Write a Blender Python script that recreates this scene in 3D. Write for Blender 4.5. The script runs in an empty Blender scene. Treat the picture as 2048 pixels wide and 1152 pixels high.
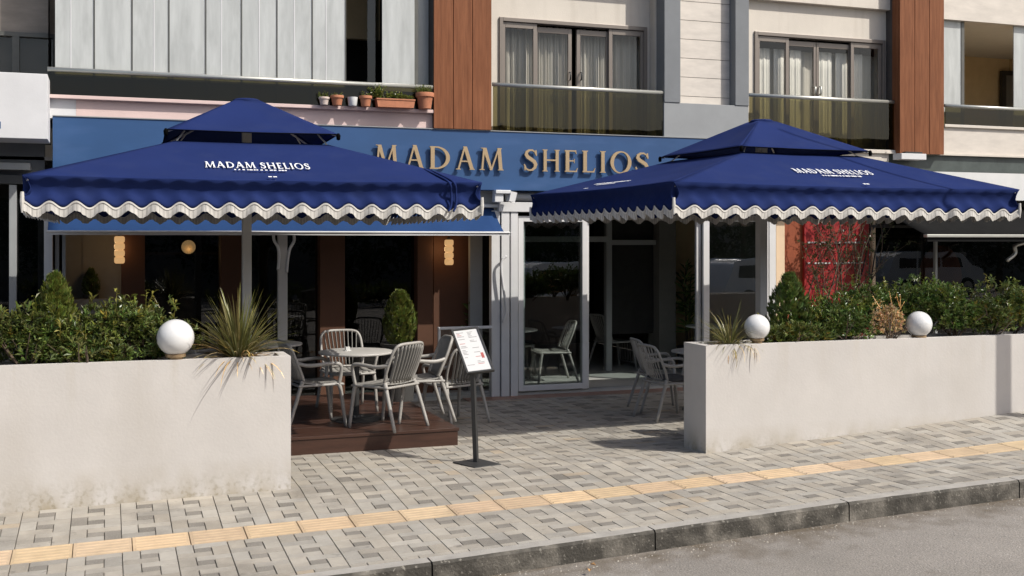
import bpy, math, random
import numpy as np
from mathutils import Vector, Matrix, noise as mnoise

# ------------------------------------------------------------------ camera, sky, sun, exposure
SC = bpy.context.scene
COL = SC.collection
FPX, TH, YH, CH = 2250.0, 0.3455, 481.0, 2.1      # focal length in photo pixels, yaw, horizon row, eye height
cam = bpy.data.cameras.new("camera")
cam.sensor_width = 36.0
cam.lens = FPX / 2048 * 36
cam.shift_y = -(576 - YH) / 2048
cam.clip_start, cam.clip_end = 0.1, 4000
camo = bpy.data.objects.new("camera", cam)
camo.location = (0, 0, CH)
camo.rotation_euler = (math.radians(90), 0, -TH)
COL.objects.link(camo)
SC.camera = camo

SUN = Vector((0.66, -0.71, 1.0)).normalized()
world = bpy.data.worlds.new("World")
SC.world = world
world.use_nodes = True
wn = world.node_tree
sky = wn.nodes.new("ShaderNodeTexSky")
sky.sky_type = 'NISHITA'
sky.sun_disc = False
sky.sun_elevation = math.asin(SUN.z)
sky.sun_rotation = math.atan2(SUN.x, SUN.y)
sky.air_density, sky.dust_density, sky.ozone_density = 1.0, 3.0, 0.6
wn.links.new(sky.outputs[0], wn.nodes["Background"].inputs[0])
wn.nodes["Background"].inputs[1].default_value = 0.125
sl = bpy.data.lights.new("sun", 'SUN')
sl.energy = 4.1
sl.angle = math.radians(0.5)
sl.color = (1.0, 0.955, 0.88)
so = bpy.data.objects.new("sun", sl)
so.location = (12, -10, 20)
so.rotation_euler = (-SUN).to_track_quat('-Z', 'Y').to_euler()
COL.objects.link(so)
SC.view_settings.view_transform = 'Standard'
SC.view_settings.look = 'None'
SC.view_settings.exposure = 0.17
SC.view_settings.gamma = 1.0
SC.cycles.max_bounces = 8
SC.cycles.transparent_max_bounces = 16

# ------------------------------------------------------------------ helpers
FW = (math.sin(TH), math.cos(TH))
RI = (math.cos(TH), -math.sin(TH))


def at(x, y, Y):
    """the point of the place seen at photo pixel (x, y) at street distance Y"""
    u = (x - 1024) / FPX
    rx, ry = FW[0] + u * RI[0], FW[1] + u * RI[1]
    d = Y / ry
    return Vector((rx * d, Y, CH - d * (y - YH) / FPX))


def gpt(x, y, z):
    u = (x - 1024) / FPX
    d = (CH - z) * FPX / (y - YH)
    return Vector(((FW[0] + u * RI[0]) * d, (FW[1] + u * RI[1]) * d, z))


def X_(x, Y): return at(x, YH, Y).x
def Z_(x, y, Y): return at(x, y, Y).z


class MB:
    def __init__(s):
        s.v, s.f, s.c = [], [], []

    def quad(s, *p, c=None):
        i = len(s.v)
        s.v += [tuple(q) for q in p]
        s.f.append(tuple(range(i, i + len(p))))
        s.c.append(c)

    def box(s, x0, y0, z0, x1, y1, z1, c=None):
        if x0 > x1: x0, x1 = x1, x0
        if y0 > y1: y0, y1 = y1, y0
        if z0 > z1: z0, z1 = z1, z0
        i = len(s.v)
        s.v += [(x0, y0, z0), (x1, y0, z0), (x1, y1, z0), (x0, y1, z0), (x0, y0, z1), (x1, y0, z1), (x1, y1, z1), (x0, y1, z1)]
        for q in ((0, 3, 2, 1), (4, 5, 6, 7), (0, 1, 5, 4), (1, 2, 6, 5), (2, 3, 7, 6), (3, 0, 4, 7)):
            s.f.append(tuple(i + k for k in q)); s.c.append(c)

    def pbox(s, xa, xb, ya, yb, Y, dep, proud=0.0, c=None):
        """box whose front face fills the photo rectangle at distance Y"""
        xm = (xa + xb) / 2
        s.box(X_(xa, Y), Y - proud, Z_(xm, yb, Y), X_(xb, Y), Y + dep, Z_(xm, ya, Y), c=c)

    def prism(s, poly, fn, d0, d1, c=None):
        """2-D polygon mapped by fn(u, v, depth)"""
        n = len(poly); i = len(s.v)
        s.v += [tuple(fn(u, v, d0)) for u, v in poly] + [tuple(fn(u, v, d1)) for u, v in poly]
        s.f.append(tuple(range(i, i + n))); s.c.append(c)
        s.f.append(tuple(range(i + 2 * n - 1, i + n - 1, -1))); s.c.append(c)
        for k in range(n):
            s.f.append((i + k, i + (k + 1) % n, i + n + (k + 1) % n, i + n + k)); s.c.append(c)

    def tube(s, pts, r, n=8, caps=True, closed=False, c=None, flat=None):
        pts = [Vector(p) for p in pts]
        m = len(pts)
        rs = r if isinstance(r, (list, tuple)) else [r] * m
        tang = []
        for k in range(m):
            a = pts[k - 1] if (k > 0 or closed) else pts[k]
            b = pts[(k + 1) % m] if (k < m - 1 or closed) else pts[k]
            t = (b - a)
            tang.append(t.normalized() if t.length > 1e-9 else Vector((0, 0, 1)))
        ref = Vector((0, 0, 1)) if abs(tang[0].z) < 0.9 else Vector((1, 0, 0))
        u = tang[0].cross(ref).normalized()
        i = len(s.v)
        for k in range(m):
            t = tang[k]
            u = (u - t * u.dot(t))
            u = u.normalized() if u.length > 1e-6 else t.orthogonal().normalized()
            w = t.cross(u)
            for j in range(n):
                a = 2 * math.pi * j / n
                fu, fw = (1, 1) if flat is None else flat
                s.v.append(tuple(pts[k] + (u * math.cos(a) * fu + w * math.sin(a) * fw) * rs[k]))
        for k in range(m if closed else m - 1):
            k2 = (k + 1) % m
            for j in range(n):
                j2 = (j + 1) % n
                s.f.append((i + k * n + j, i + k * n + j2, i + k2 * n + j2, i + k2 * n + j)); s.c.append(c)
        if caps and not closed:
            s.f.append(tuple(i + j for j in range(n - 1, -1, -1))); s.c.append(c)
            s.f.append(tuple(i + (m - 1) * n + j for j in range(n))); s.c.append(c)

    def lathe(s, prof, o=(0, 0, 0), n=24, c=None):
        i = len(s.v); m = len(prof)
        for r, z in prof:
            for j in range(n):
                a = 2 * math.pi * j / n
                s.v.append((o[0] + r * math.cos(a), o[1] + r * math.sin(a), o[2] + z))
        for k in range(m - 1):
            for j in range(n):
                j2 = (j + 1) % n
                s.f.append((i + k * n + j, i + k * n + j2, i + (k + 1) * n + j2, i + (k + 1) * n + j)); s.c.append(c)
        s.f.append(tuple(i + j for j in range(n - 1, -1, -1))); s.c.append(c)
        s.f.append(tuple(i + (m - 1) * n + j for j in range(n))); s.c.append(c)

    def grid(s, fn, nu, nv, c=None):
        i = len(s.v)
        for a in range(nu + 1):
            for b in range(nv + 1):
                s.v.append(tuple(fn(a / nu, b / nv)))
        for a in range(nu):
            for b in range(nv):
                p = i + a * (nv + 1) + b
                s.f.append((p, p + nv + 1, p + nv + 2, p + 1)); s.c.append(c)

    def obj(s, name, mat, parent=None, smooth=False, bevel=0, solid=0, local=False, sub=0):
        off = Vector((0, 0, 0))
        if parent is not None and not local:
            p = parent
            while p is not None:
                off += p.location; p = p.parent
        me = bpy.data.meshes.new(name)
        v = s.v if off.length == 0 else [(a - off.x, b - off.y, d - off.z) for a, b, d in s.v]
        me.from_pydata(v, [], s.f)
        if any(k is not None for k in s.c):
            at_ = me.color_attributes.new("tint", 'FLOAT_COLOR', 'CORNER')
            buf = []
            for f, k in zip(s.f, s.c):
                k = k or (1, 1, 1)
                buf += [k[0], k[1], k[2], 1.0] * len(f)
            at_.data.foreach_set("color", buf)
        if smooth is True:
            me.polygons.foreach_set("use_smooth", [True] * len(me.polygons))
        me.materials.append(mat)
        me.update()
        o = bpy.data.objects.new(name, me)
        COL.objects.link(o)
        if parent is not None:
            o.parent = parent
        if solid:
            m = o.modifiers.new("thick", 'SOLIDIFY'); m.thickness = solid; m.offset = 0
        if bevel:
            m = o.modifiers.new("edge", 'BEVEL'); m.width = bevel; m.segments = 2; m.limit_method = 'ANGLE'; m.angle_limit = math.radians(40)
        if sub:
            m = o.modifiers.new("sub", 'SUBSURF'); m.levels = sub; m.render_levels = sub
        if smooth == 'auto':
            try:
                me.polygons.foreach_set("use_smooth", [True] * len(me.polygons))
                me.set_sharp_from_angle(angle=math.radians(35))
            except Exception:
                pass
        return o


def thing(name, label, cat, loc=(0, 0, 0), rot=0.0, group=None):
    o = bpy.data.objects.new(name, None)
    o.empty_display_size = 0.2
    COL.objects.link(o)
    o.location = loc
    o.rotation_euler = (0, 0, rot)
    o['label'] = label; o['category'] = cat
    if group: o['group'] = group
    return o


def tag(o, label, cat, group=None):
    o['label'] = label; o['category'] = cat
    if group: o['group'] = group
    return o


def struct(o, kind='structure'):
    o['kind'] = kind
    return o


def copy_tree(o, parent=None):
    c = o.copy()
    COL.objects.link(c)
    if parent is not None:
        c.parent = parent
    for ch in list(o.children):
        copy_tree(ch, c)
    return c


# ------------------------------------------------------------------ materials
def mat(name, col, rough=0.6, var=0.12, scale=6.0, bump=0.0, bscale=60.0, metal=0.0, spec=0.5, tint=False, sheen=0.0, coat=0.0,
        stretch=None, sss=0.0, col2=None, detail=6.0, bdist=0.01):
    m = bpy.data.materials.new(name)
    m.use_nodes = True
    N, L = m.node_tree.nodes, m.node_tree.links
    b = N["Principled BSDF"]
    b.inputs["Roughness"].default_value = rough
    b.inputs["Metallic"].default_value = metal
    b.inputs["Specular IOR Level"].default_value = spec
    if sheen: b.inputs["Sheen Weight"].default_value = sheen
    if coat: b.inputs["Coat Weight"].default_value = coat; b.inputs["Coat Roughness"].default_value = 0.06
    tc = N.new("ShaderNodeTexCoord")
    src = tc.outputs["Object"]
    if stretch:
        mp = N.new("ShaderNodeMapping"); mp.inputs["Scale"].default_value = stretch
        L.new(src, mp.inputs["Vector"]); src = mp.outputs[0]
    nz = N.new("ShaderNodeTexNoise")
    nz.inputs["Scale"].default_value = scale; nz.inputs["Detail"].default_value = detail; nz.inputs["Roughness"].default_value = 0.62
    L.new(src, nz.inputs["Vector"])
    ramp = N.new("ShaderNodeValToRGB")
    lo = tuple(max(0, c * (1 - var)) for c in col) if col2 is None else col
    hi = tuple(min(1, c * (1 + var)) for c in col) if col2 is None else col2
    ramp.color_ramp.elements[0].position = 0.33; ramp.color_ramp.elements[1].position = 0.67
    ramp.color_ramp.elements[0].color = (*lo, 1); ramp.color_ramp.elements[1].color = (*hi, 1)
    L.new(nz.outputs["Fac"], ramp.inputs["Fac"])
    out = ramp.outputs["Color"]
    if tint:
        a = N.new("ShaderNodeVertexColor"); a.layer_name = "tint"
        mx = N.new("ShaderNodeMix"); mx.data_type = 'RGBA'; mx.blend_type = 'MULTIPLY'; mx.inputs["Factor"].default_value = 1
        L.new(out, mx.inputs["A"]); L.new(a.outputs["Color"], mx.inputs["B"])
        out = mx.outputs["Result"]
    L.new(out, b.inputs["Base Color"])
    if bump:
        n2 = N.new("ShaderNodeTexNoise"); n2.inputs["Scale"].default_value = bscale; n2.inputs["Detail"].default_value = 5
        L.new(src, n2.inputs["Vector"])
        bp = N.new("ShaderNodeBump"); bp.inputs["Strength"].default_value = bump; bp.inputs["Distance"].default_value = bdist
        L.new(n2.outputs["Fac"], bp.inputs["Height"]); L.new(bp.outputs[0], b.inputs["Normal"])
    m["out"] = 0
    return m


def nodes(m): return m.node_tree.nodes, m.node_tree.links


def mixin(m, col, fac_socket, factor=1.0):
    """lay another colour over the base where fac_socket is high"""
    N, L = nodes(m)
    b = N["Principled BSDF"]
    prev = b.inputs["Base Color"].links[0].from_socket
    mx = N.new("ShaderNodeMix"); mx.data_type = 'RGBA'
    L.new(fac_socket, mx.inputs["Factor"]); L.new(prev, mx.inputs["A"]); mx.inputs["B"].default_value = (*col, 1)
    L.new(mx.outputs["Result"], b.inputs["Base Color"])


def math_node(m, op, a, b=None, clamp=False):
    N, L = nodes(m)
    n = N.new("ShaderNodeMath"); n.operation = op; n.use_clamp = clamp
    for k, v in enumerate((a, b)):
        if v is None: continue
        if isinstance(v, (int, float)): n.inputs[k].default_value = v
        else: L.new(v, n.inputs[k])
    return n.outputs[0]


def noise_mask(m, scale, lo, hi, stretch=None, detail=5):
    N, L = nodes(m)
    tc = N.new("ShaderNodeTexCoord"); src = tc.outputs["Object"]
    if stretch:
        mp = N.new("ShaderNodeMapping"); mp.inputs["Scale"].default_value = stretch; L.new(src, mp.inputs["Vector"]); src = mp.outputs[0]
    nz = N.new("ShaderNodeTexNoise"); nz.inputs["Scale"].default_value = scale; nz.inputs["Detail"].default_value = detail
    L.new(src, nz.inputs["Vector"])
    mr = N.new("ShaderNodeMapRange"); mr.inputs["From Min"].default_value = lo; mr.inputs["From Max"].default_value = hi
    L.new(nz.outputs["Fac"], mr.inputs["Value"])
    return mr.outputs[0]


def axis_ramp(m, axis, a, b):
    N, L = nodes(m)
    tc = N.new("ShaderNodeTexCoord"); sx = N.new("ShaderNodeSeparateXYZ"); L.new(tc.outputs["Object"], sx.inputs[0])
    mr = N.new("ShaderNodeMapRange"); mr.inputs["From Min"].default_value = a; mr.inputs["From Max"].default_value = b
    L.new(sx.outputs[axis], mr.inputs["Value"])
    return mr.outputs[0]


def glass(name, tintc=(0.9, 0.93, 0.92), ior=1.5, gain=1.0, rough=0.0):
    m = bpy.data.materials.new(name); m.use_nodes = True
    N, L = nodes(m)
    N.remove(N["Principled BSDF"])
    tr = N.new("ShaderNodeBsdfTransparent"); tr.inputs[0].default_value = (*tintc, 1)
    gl = N.new("ShaderNodeBsdfGlossy"); gl.inputs["Roughness"].default_value = rough
    gl.inputs["Color"].default_value = (gain, gain, gain, 1)
    fr = N.new("ShaderNodeFresnel"); fr.inputs[0].default_value = ior
    tc = N.new("ShaderNodeTexCoord"); nz = N.new("ShaderNodeTexNoise"); nz.inputs["Scale"].default_value = 1.3
    L.new(tc.outputs["Object"], nz.inputs["Vector"])
    bp = N.new("ShaderNodeBump"); bp.inputs["Strength"].default_value = 0.04; bp.inputs["Distance"].default_value = 0.02
    L.new(nz.outputs["Fac"], bp.inputs["Height"]); L.new(bp.outputs[0], gl.inputs["Normal"])
    mx = N.new("ShaderNodeMixShader")
    gm = N.new("ShaderNodeNewGeometry")          # only the outer face of the pane mirrors
    inv = N.new("ShaderNodeMath"); inv.operation = 'SUBTRACT'; inv.inputs[0].default_value = 1.0; L.new(gm.outputs["Backfacing"], inv.inputs[1])
    ml = N.new("ShaderNodeMath"); ml.operation = 'MULTIPLY'; L.new(inv.outputs[0], ml.inputs[0]); L.new(fr.outputs[0], ml.inputs[1])
    L.new(ml.outputs[0], mx.inputs[0]); L.new(tr.outputs[0], mx.inputs[1]); L.new(gl.outputs[0], mx.inputs[2])
    L.new(mx.outputs[0], N["Material Output"].inputs[0])
    return m


def lit(name, col, strength, base=(0.6, 0.45, 0.25)):
    m = mat(name, base, rough=0.3, var=0.05)
    b = m.node_tree.nodes["Principled BSDF"]
    b.inputs["Emission Color"].default_value = (*col, 1); b.inputs["Emission Strength"].default_value = strength
    return m


def leafmat(name, col, col2):
    m = mat(name, col, rough=0.32, col2=col2, scale=9, tint=True, spec=0.5)
    N, L = nodes(m)
    b = N["Principled BSDF"]
    src = b.inputs["Base Color"].links[0].from_socket
    tl = N.new("ShaderNodeBsdfTranslucent"); L.new(src, tl.inputs[0])
    mx = N.new("ShaderNodeMixShader"); mx.inputs[0].default_value = 0.22
    L.new(b.outputs[0], mx.inputs[1]); L.new(tl.outputs[0], mx.inputs[2]); L.new(mx.outputs[0], N["Material Output"].inputs[0])
    return m


M = {}
M['plaster'] = mat("white_plaster", (0.515, 0.49, 0.462), rough=0.85, var=0.04, scale=2.2, bump=0.14, bscale=42, spec=0.2)
mm = M['plaster']
dirt = math_node(mm, 'MULTIPLY', axis_ramp(mm, 2, 0.30, -0.02), noise_mask(mm, 5.0, 0.36, 0.66, stretch=(1, 1, 0.6)), clamp=True)
mixin(mm, (0.30, 0.25, 0.165), math_node(mm, 'MULTIPLY', dirt, 0.8))
spk = math_node(mm, 'MULTIPLY', axis_ramp(mm, 2, 0.20, 0.0), noise_mask(mm, 26.0, 0.5, 0.66), clamp=True)
mixin(mm, (0.20, 0.17, 0.10), math_node(mm, 'MULTIPLY', spk, 0.5))
mixin(mm, (0.44, 0.40, 0.335), math_node(mm, 'MULTIPLY', math_node(mm, 'MULTIPLY', axis_ramp(mm, 2, 0.45, 1.1), noise_mask(mm, 7.0, 0.56, 0.72, stretch=(1.6, 1.6, 0.10))), 0.35))
mixin(mm, (0.43, 0.40, 0.36), math_node(mm, 'MULTIPLY', noise_mask(mm, 1.3, 0.52, 0.72, stretch=(1.4, 1, 0.5)), 0.45))
M['fascia'] = mat("blue_painted_metal", (0.030, 0.080, 0.195), rough=0.42, var=0.10, scale=0.8, spec=0.4, stretch=(1, 1, 2.5))
mixin(M['fascia'], (0.07, 0.13, 0.28), math_node(M['fascia'], 'MULTIPLY', noise_mask(M['fascia'], 2.0, 0.58, 0.75, stretch=(0.6, 1, 2.0)), 0.35))
M['gold'] = mat("brushed_gold", (0.43, 0.315, 0.185), rough=0.42, var=0.06, metal=0.35, scale=14, stretch=(1, 1, 6))
M['navy'] = mat("navy_canvas", (0.0150, 0.0260, 0.098), rough=0.9, var=0.06, scale=1.6, bump=0.07, bscale=7, spec=0.04, bdist=0.03)
mixin(M['navy'], (0.030, 0.042, 0.108), math_node(M['navy'], 'MULTIPLY', noise_mask(M['navy'], 3.5, 0.50, 0.75, detail=8), 0.30))
M['fringe'] = mat("cream_fringe", (0.54, 0.52, 0.485), rough=0.9, var=0.06, tint=True, scale=20, spec=0.1)
M['trim'] = mat("white_trim", (0.74, 0.72, 0.69), rough=0.6, var=0.04)
M['pole'] = mat("grey_powder_coat", (0.50, 0.49, 0.47), rough=0.5, var=0.05, scale=4)
M['darkmetal'] = mat("dark_metal", (0.045, 0.045, 0.045), rough=0.45, var=0.1, metal=0.3)
M['white_frame'] = mat("white_aluminium", (0.62, 0.62, 0.62), rough=0.38, var=0.04, scale=3)
M['grey_frame'] = mat("grey_aluminium", (0.30, 0.31, 0.31), rough=0.4, var=0.05, scale=3)
M['taupe'] = mat("taupe_aluminium", (0.215, 0.185, 0.160), rough=0.38, var=0.05, scale=3, metal=0.2)
M['cream'] = mat("cream_render", (0.60, 0.55, 0.48), rough=0.85, var=0.05, scale=1.8, bump=0.15, bscale=50)
mixin(M['cream'], (0.47, 0.42, 0.355), math_node(M['cream'], 'MULTIPLY', noise_mask(M['cream'], 6.0, 0.54, 0.74, stretch=(1.5, 1.5, 0.12)), 0.4))
M['pink'] = mat("pink_render", (0.64, 0.49, 0.455), rough=0.85, var=0.05, scale=1.5, bump=0.15, bscale=50)
M['white_render'] = mat("white_render", (0.60, 0.60, 0.605), rough=0.8, var=0.05, scale=2.5, bump=0.1)
M['pillar'] = mat("grey_render", (0.175, 0.185, 0.195), rough=0.8, var=0.06, scale=3, bump=0.15, bscale=60)
M['panelgrey'] = mat("light_grey_render", (0.27, 0.28, 0.285), rough=0.8, var=0.05, scale=3, bump=0.1)
M['marble'] = mat("grey_white_marble", (0.60, 0.61, 0.60), rough=0.3, var=0.12, scale=2.4, col2=(0.70, 0.69, 0.68))
M['greenstone'] = mat("dark_green_stone", (0.075, 0.090, 0.085), rough=0.35, var=0.25, scale=3)
M['travertine'] = mat("beige_stone_cladding", (0.58, 0.53, 0.47), rough=0.6, var=0.09, scale=3, stretch=(1, 1, 3.2))
M['brownstone'] = mat("taupe_stone_cladding", (0.26, 0.225, 0.19), rough=0.6, var=0.14, scale=3, stretch=(1, 1, 3.2))
M['joint'] = mat("dark_joint", (0.07, 0.06, 0.055), rough=0.9)
wd = mat("wood_cladding", (0.150, 0.052, 0.021), spec=0.2, rough=0.6, var=0.30, scale=3.0, stretch=(9, 9, 0.55), col2=(0.235, 0.090, 0.040), bump=0.1, bscale=8)
mixin(wd, (0.105, 0.040, 0.020), math_node(wd, 'MULTIPLY', noise_mask(wd, 5.0, 0.55, 0.7, stretch=(16, 16, 0.7)), 0.45))
M['wood'] = wd
M['deckwood'] = mat("dark_deck_boards", (0.040, 0.019, 0.013), rough=0.36, var=0.3, scale=2.4, stretch=(0.9, 8, 8), col2=(0.066, 0.031, 0.021), bump=0.12, bscale=10)
M['blind'] = mat("milky_glass_blind", (0.45, 0.465, 0.455), rough=0.25, var=0.12, scale=2.0, stretch=(4, 1, 0.5), spec=0.5)
mixin(M['blind'], (0.30, 0.31, 0.30), math_node(M['blind'], 'MULTIPLY', noise_mask(M['blind'], 3.0, 0.5, 0.75, stretch=(3, 1, 1)), 0.4))
M['glass'] = glass("window_glass", (0.91, 0.91, 0.89), 1.5)
M['shopglass'] = glass("shop_glass", (0.50, 0.53, 0.52), 1.55)
M['doorglass'] = glass("door_glass", (0.74, 0.79, 0.78), 2.1)
M['olive'] = glass("olive_balustrade_glass", (0.50, 0.47, 0.32), 1.42)
M['olivedark'] = glass("smoked_balustrade_glass", (0.35, 0.32, 0.19), 1.42)
M['edge'] = mat("panel_edge_profile", (0.10, 0.10, 0.09), rough=0.4)
M['rail'] = mat("brushed_steel_rail", (0.50, 0.50, 0.46), rough=0.35, metal=0.6, var=0.05)
M['curtain'] = mat("sheer_curtain", (0.56, 0.535, 0.50), rough=0.9, var=0.08, scale=2, stretch=(14, 1, 0.5))
M['curtainw'] = mat("white_curtain", (0.76, 0.745, 0.72), rough=0.9, var=0.05, scale=2, stretch=(6, 1, 0.5))
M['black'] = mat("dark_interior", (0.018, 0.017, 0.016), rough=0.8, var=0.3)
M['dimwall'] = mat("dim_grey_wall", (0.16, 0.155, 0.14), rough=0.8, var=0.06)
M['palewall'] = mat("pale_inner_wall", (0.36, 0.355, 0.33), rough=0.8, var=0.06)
M['beigewall'] = mat("beige_wall", (0.56, 0.43, 0.25), rough=0.85, var=0.05)
M['peach'] = mat("peach_render", (0.66, 0.50, 0.34), rough=0.8, var=0.06, scale=3)
M['ceil'] = mat("white_ceiling", (0.55, 0.53, 0.50), rough=0.9, var=0.03)
M['pier'] = mat("rust_brown_pier", (0.085, 0.033, 0.014), rough=0.7, var=0.12, scale=2)
M['rust'] = mat("rust_orange_wall", (0.24, 0.055, 0.018), rough=0.7, var=0.2, scale=3)
M['red'] = mat("red_painted_wall", (0.27, 0.010, 0.016), rough=0.5, var=0.25, scale=7, col2=(0.36, 0.030, 0.022))
M['tile'] = mat("pale_floor_tile", (0.42, 0.42, 0.40), rough=0.35, var=0.06, scale=2)
M['amber'] = lit("amber_glass_lit", (1.0, 0.58, 0.25), 0.50, base=(0.40, 0.25, 0.11))
M['bulb'] = lit("globe_lamp_lit", (1.0, 0.55, 0.24), 0.62, base=(0.5, 0.3, 0.13))
M['opal'] = mat("opal_globe", (0.66, 0.66, 0.655), rough=0.16, var=0.02, spec=0.5, coat=0.25)
M['brass'] = mat("aged_brass", (0.34, 0.24, 0.14), rough=0.4, var=0.15, metal=0.55, scale=20)
M['chair'] = mat("light_grey_chair", (0.33, 0.315, 0.29), rough=0.45, var=0.05, scale=8)
M['chairback'] = mat("grey_chair_slats", (0.25, 0.24, 0.22), rough=0.5, var=0.06, scale=8)
M['cushion'] = mat("charcoal_cushion", (0.05, 0.05, 0.052), rough=0.95, var=0.15, bump=0.2, bscale=120)
M['tabletop'] = mat("grey_table_top", (0.46, 0.445, 0.415), rough=0.4, var=0.05)
M['pot_terra'] = mat("terracotta", (0.42, 0.165, 0.085), rough=0.8, var=0.12, scale=18)
M['pot_white'] = mat("white_glaze", (0.72, 0.72, 0.70), rough=0.4, var=0.05)
M['pot_faded'] = mat("faded_terracotta", (0.52, 0.40, 0.33), rough=0.85, var=0.16, scale=14, col2=(0.60, 0.52, 0.47))
M['pot_dark'] = mat("charcoal_pot", (0.06, 0.058, 0.055), rough=0.6, var=0.15)
M['soil'] = mat("soil", (0.045, 0.032, 0.022), rough=0.95, var=0.4, scale=30, bump=0.6, bscale=60)
M['bark'] = mat("bark", (0.085, 0.060, 0.040), rough=0.9, var=0.3, scale=20)
M['leaf'] = leafmat("hedge_leaf", (0.078, 0.108, 0.026), (0.155, 0.190, 0.058))
M['leafdark'] = leafmat("dark_hedge_leaf", (0.070, 0.116, 0.027), (0.138, 0.188, 0.052))
M['cypress'] = leafmat("cypress_leaf", (0.085, 0.115, 0.022), (0.150, 0.180, 0.042))
M['dry'] = leafmat("dry_leaf", (0.46, 0.335, 0.19), (0.62, 0.475, 0.285))
M['crown'] = mat("street_tree_leaf", (0.030, 0.048, 0.018), rough=0.9, var=0.3, tint=True, spec=0.03)
M['blade'] = leafmat("sword_leaf", (0.105, 0.115, 0.042), (0.19, 0.185, 0.075))
M['awnblue'] = mat("blue_awning_cloth", (0.018, 0.047, 0.132), spec=0.08, rough=0.8, var=0.06, scale=3, bump=0.1, bscale=10)
M['awngrey'] = mat("charcoal_awning_cloth", (0.012, 0.012, 0.012), rough=0.9, var=0.1, spec=0.05)
M['paper'] = mat("menu_paper", (0.60, 0.60, 0.595), rough=0.35, var=0.02)
M['print'] = mat("menu_print", (0.26, 0.25, 0.25), rough=0.5)
M['printred'] = mat("menu_print_red", (0.42, 0.10, 0.09), rough=0.5)
M['letterwhite'] = mat("white_print", (0.78, 0.78, 0.78), rough=0.7, var=0.02)
M['paver'] = mat("concrete_pavers", (0.338, 0.310, 0.266), rough=0.85, var=0.12, scale=5, bump=0.5, bscale=140, tint=True, spec=0.25)
mixin(M['paver'], (0.15, 0.135, 0.115), math_node(M['paver'], 'MULTIPLY', noise_mask(M['paver'], 1.5, 0.57, 0.72), 0.5))
mixin(M['paver'], (0.11, 0.10, 0.09), math_node(M['paver'], 'MULTIPLY', noise_mask(M['paver'], 6.5, 0.67, 0.76), 0.6))
mixin(M['paver'], (0.40, 0.38, 0.34), math_node(M['paver'], 'MULTIPLY', noise_mask(M['paver'], 95, 0.55, 0.75), 0.5))
M['grout'] = mat("sandy_joints", (0.20, 0.178, 0.148), rough=0.95, var=0.3, scale=20)
M['tactile'] = mat("yellow_tactile_tiles", (0.49, 0.37, 0.245), rough=0.85, var=0.10, scale=7, bump=0.3, bscale=120, tint=True)
mixin(M['tactile'], (0.26, 0.20, 0.13), math_node(M['tactile'], 'MULTIPLY', noise_mask(M['tactile'], 2.2, 0.58, 0.78), 0.5))
kb = mat("kerb_concrete", (0.22, 0.20, 0.17), rough=0.9, var=0.25, scale=9, bump=0.7, bscale=55)
mixin(kb, (0.042, 0.038, 0.031), math_node(kb, 'MULTIPLY', noise_mask(kb, 5.5, 0.18, 0.56, detail=12), 0.95))
mixin(kb, (0.30, 0.28, 0.24), math_node(kb, 'MULTIPLY', noise_mask(kb, 38, 0.60, 0.70), 0.6))
M['kerbface'] = kb
M['kerbtop'] = mat("kerb_top_concrete", (0.33, 0.31, 0.28), rough=0.9, var=0.14, scale=6, bump=0.5, bscale=90)
rd = mat("asphalt", (0.235, 0.213, 0.188), rough=0.9, var=0.12, scale=1.5, bump=0.8, bscale=70)
mixin(rd, (0.40, 0.37, 0.335), math_node(rd, 'MULTIPLY', noise_mask(rd, 95, 0.56, 0.66), 0.75))
mixin(rd, (0.085, 0.078, 0.068), math_node(rd, 'MULTIPLY', noise_mask(rd, 75, 0.60, 0.68), 0.75))
mixin(rd, (0.12, 0.108, 0.09), math_node(rd, 'MULTIPLY', noise_mask(rd, 0.7, 0.52, 0.8), 0.5))
grit = math_node(rd, 'MULTIPLY', axis_ramp(rd, 1, 6.72, 7.30), 1.0)
grit = math_node(rd, 'ADD', grit, math_node(rd, 'SUBTRACT', noise_mask(rd, 5.0, 0.3, 0.7), 0.75))
mixin(rd, (0.115, 0.092, 0.066), math_node(rd, 'MULTIPLY', grit, 0.9, clamp=True))
mixin(rd, (0.30, 0.27, 0.22), math_node(rd, 'MULTIPLY', math_node(rd, 'MULTIPLY', axis_ramp(rd, 1, 6.9, 7.2), noise_mask(rd, 45, 0.62, 0.70)), 0.8))
M['road'] = rd
M['gutter'] = mat("gutter_grit", (0.13, 0.11, 0.085), rough=0.95, var=0.35, scale=9, bump=0.8, bscale=80)
M['terrastrip'] = mat("red_threshold_tile", (0.27, 0.165, 0.125), rough=0.7, var=0.15, scale=5)
M['van'] = mat("white_car_paint", (0.72, 0.72, 0.72), rough=0.25, coat=0.6, var=0.02)
M['tyre'] = mat("tyre_rubber", (0.02, 0.02, 0.02), rough=0.9)
M['carglass'] = mat("car_glass", (0.02, 0.025, 0.03), rough=0.05, coat=0.5)
M['green_wall'] = mat("far_wall", (0.22, 0.20, 0.18), rough=0.9)

# ------------------------------------------------------------------ ground, road, kerb, pavement
def kz(x): return float(np.interp(x, [-60, -20, -4, -.5, 2.1, 3.75, 5.4, 7.1, 10, 14, 60], [-.7, -.5, -.3, -.17, -.08, -.01, .06, .112, .20, .32, .7]))
def tz(x): return float(np.interp(x, [-60, -20, -4, -.7, 1.87, 5.05, 8.35, 12, 60], [-.6, -.45, -.2, -.11, -.062, .025, .115, .22, .6]))
def pz(x): return float(np.interp(x, [-60, -20, -4, -.78, 1.45, 5.45, 9.34, 13, 60], [-.4, -.2, -.06, -.023, 0, .044, .255, .42, .6]))


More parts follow.
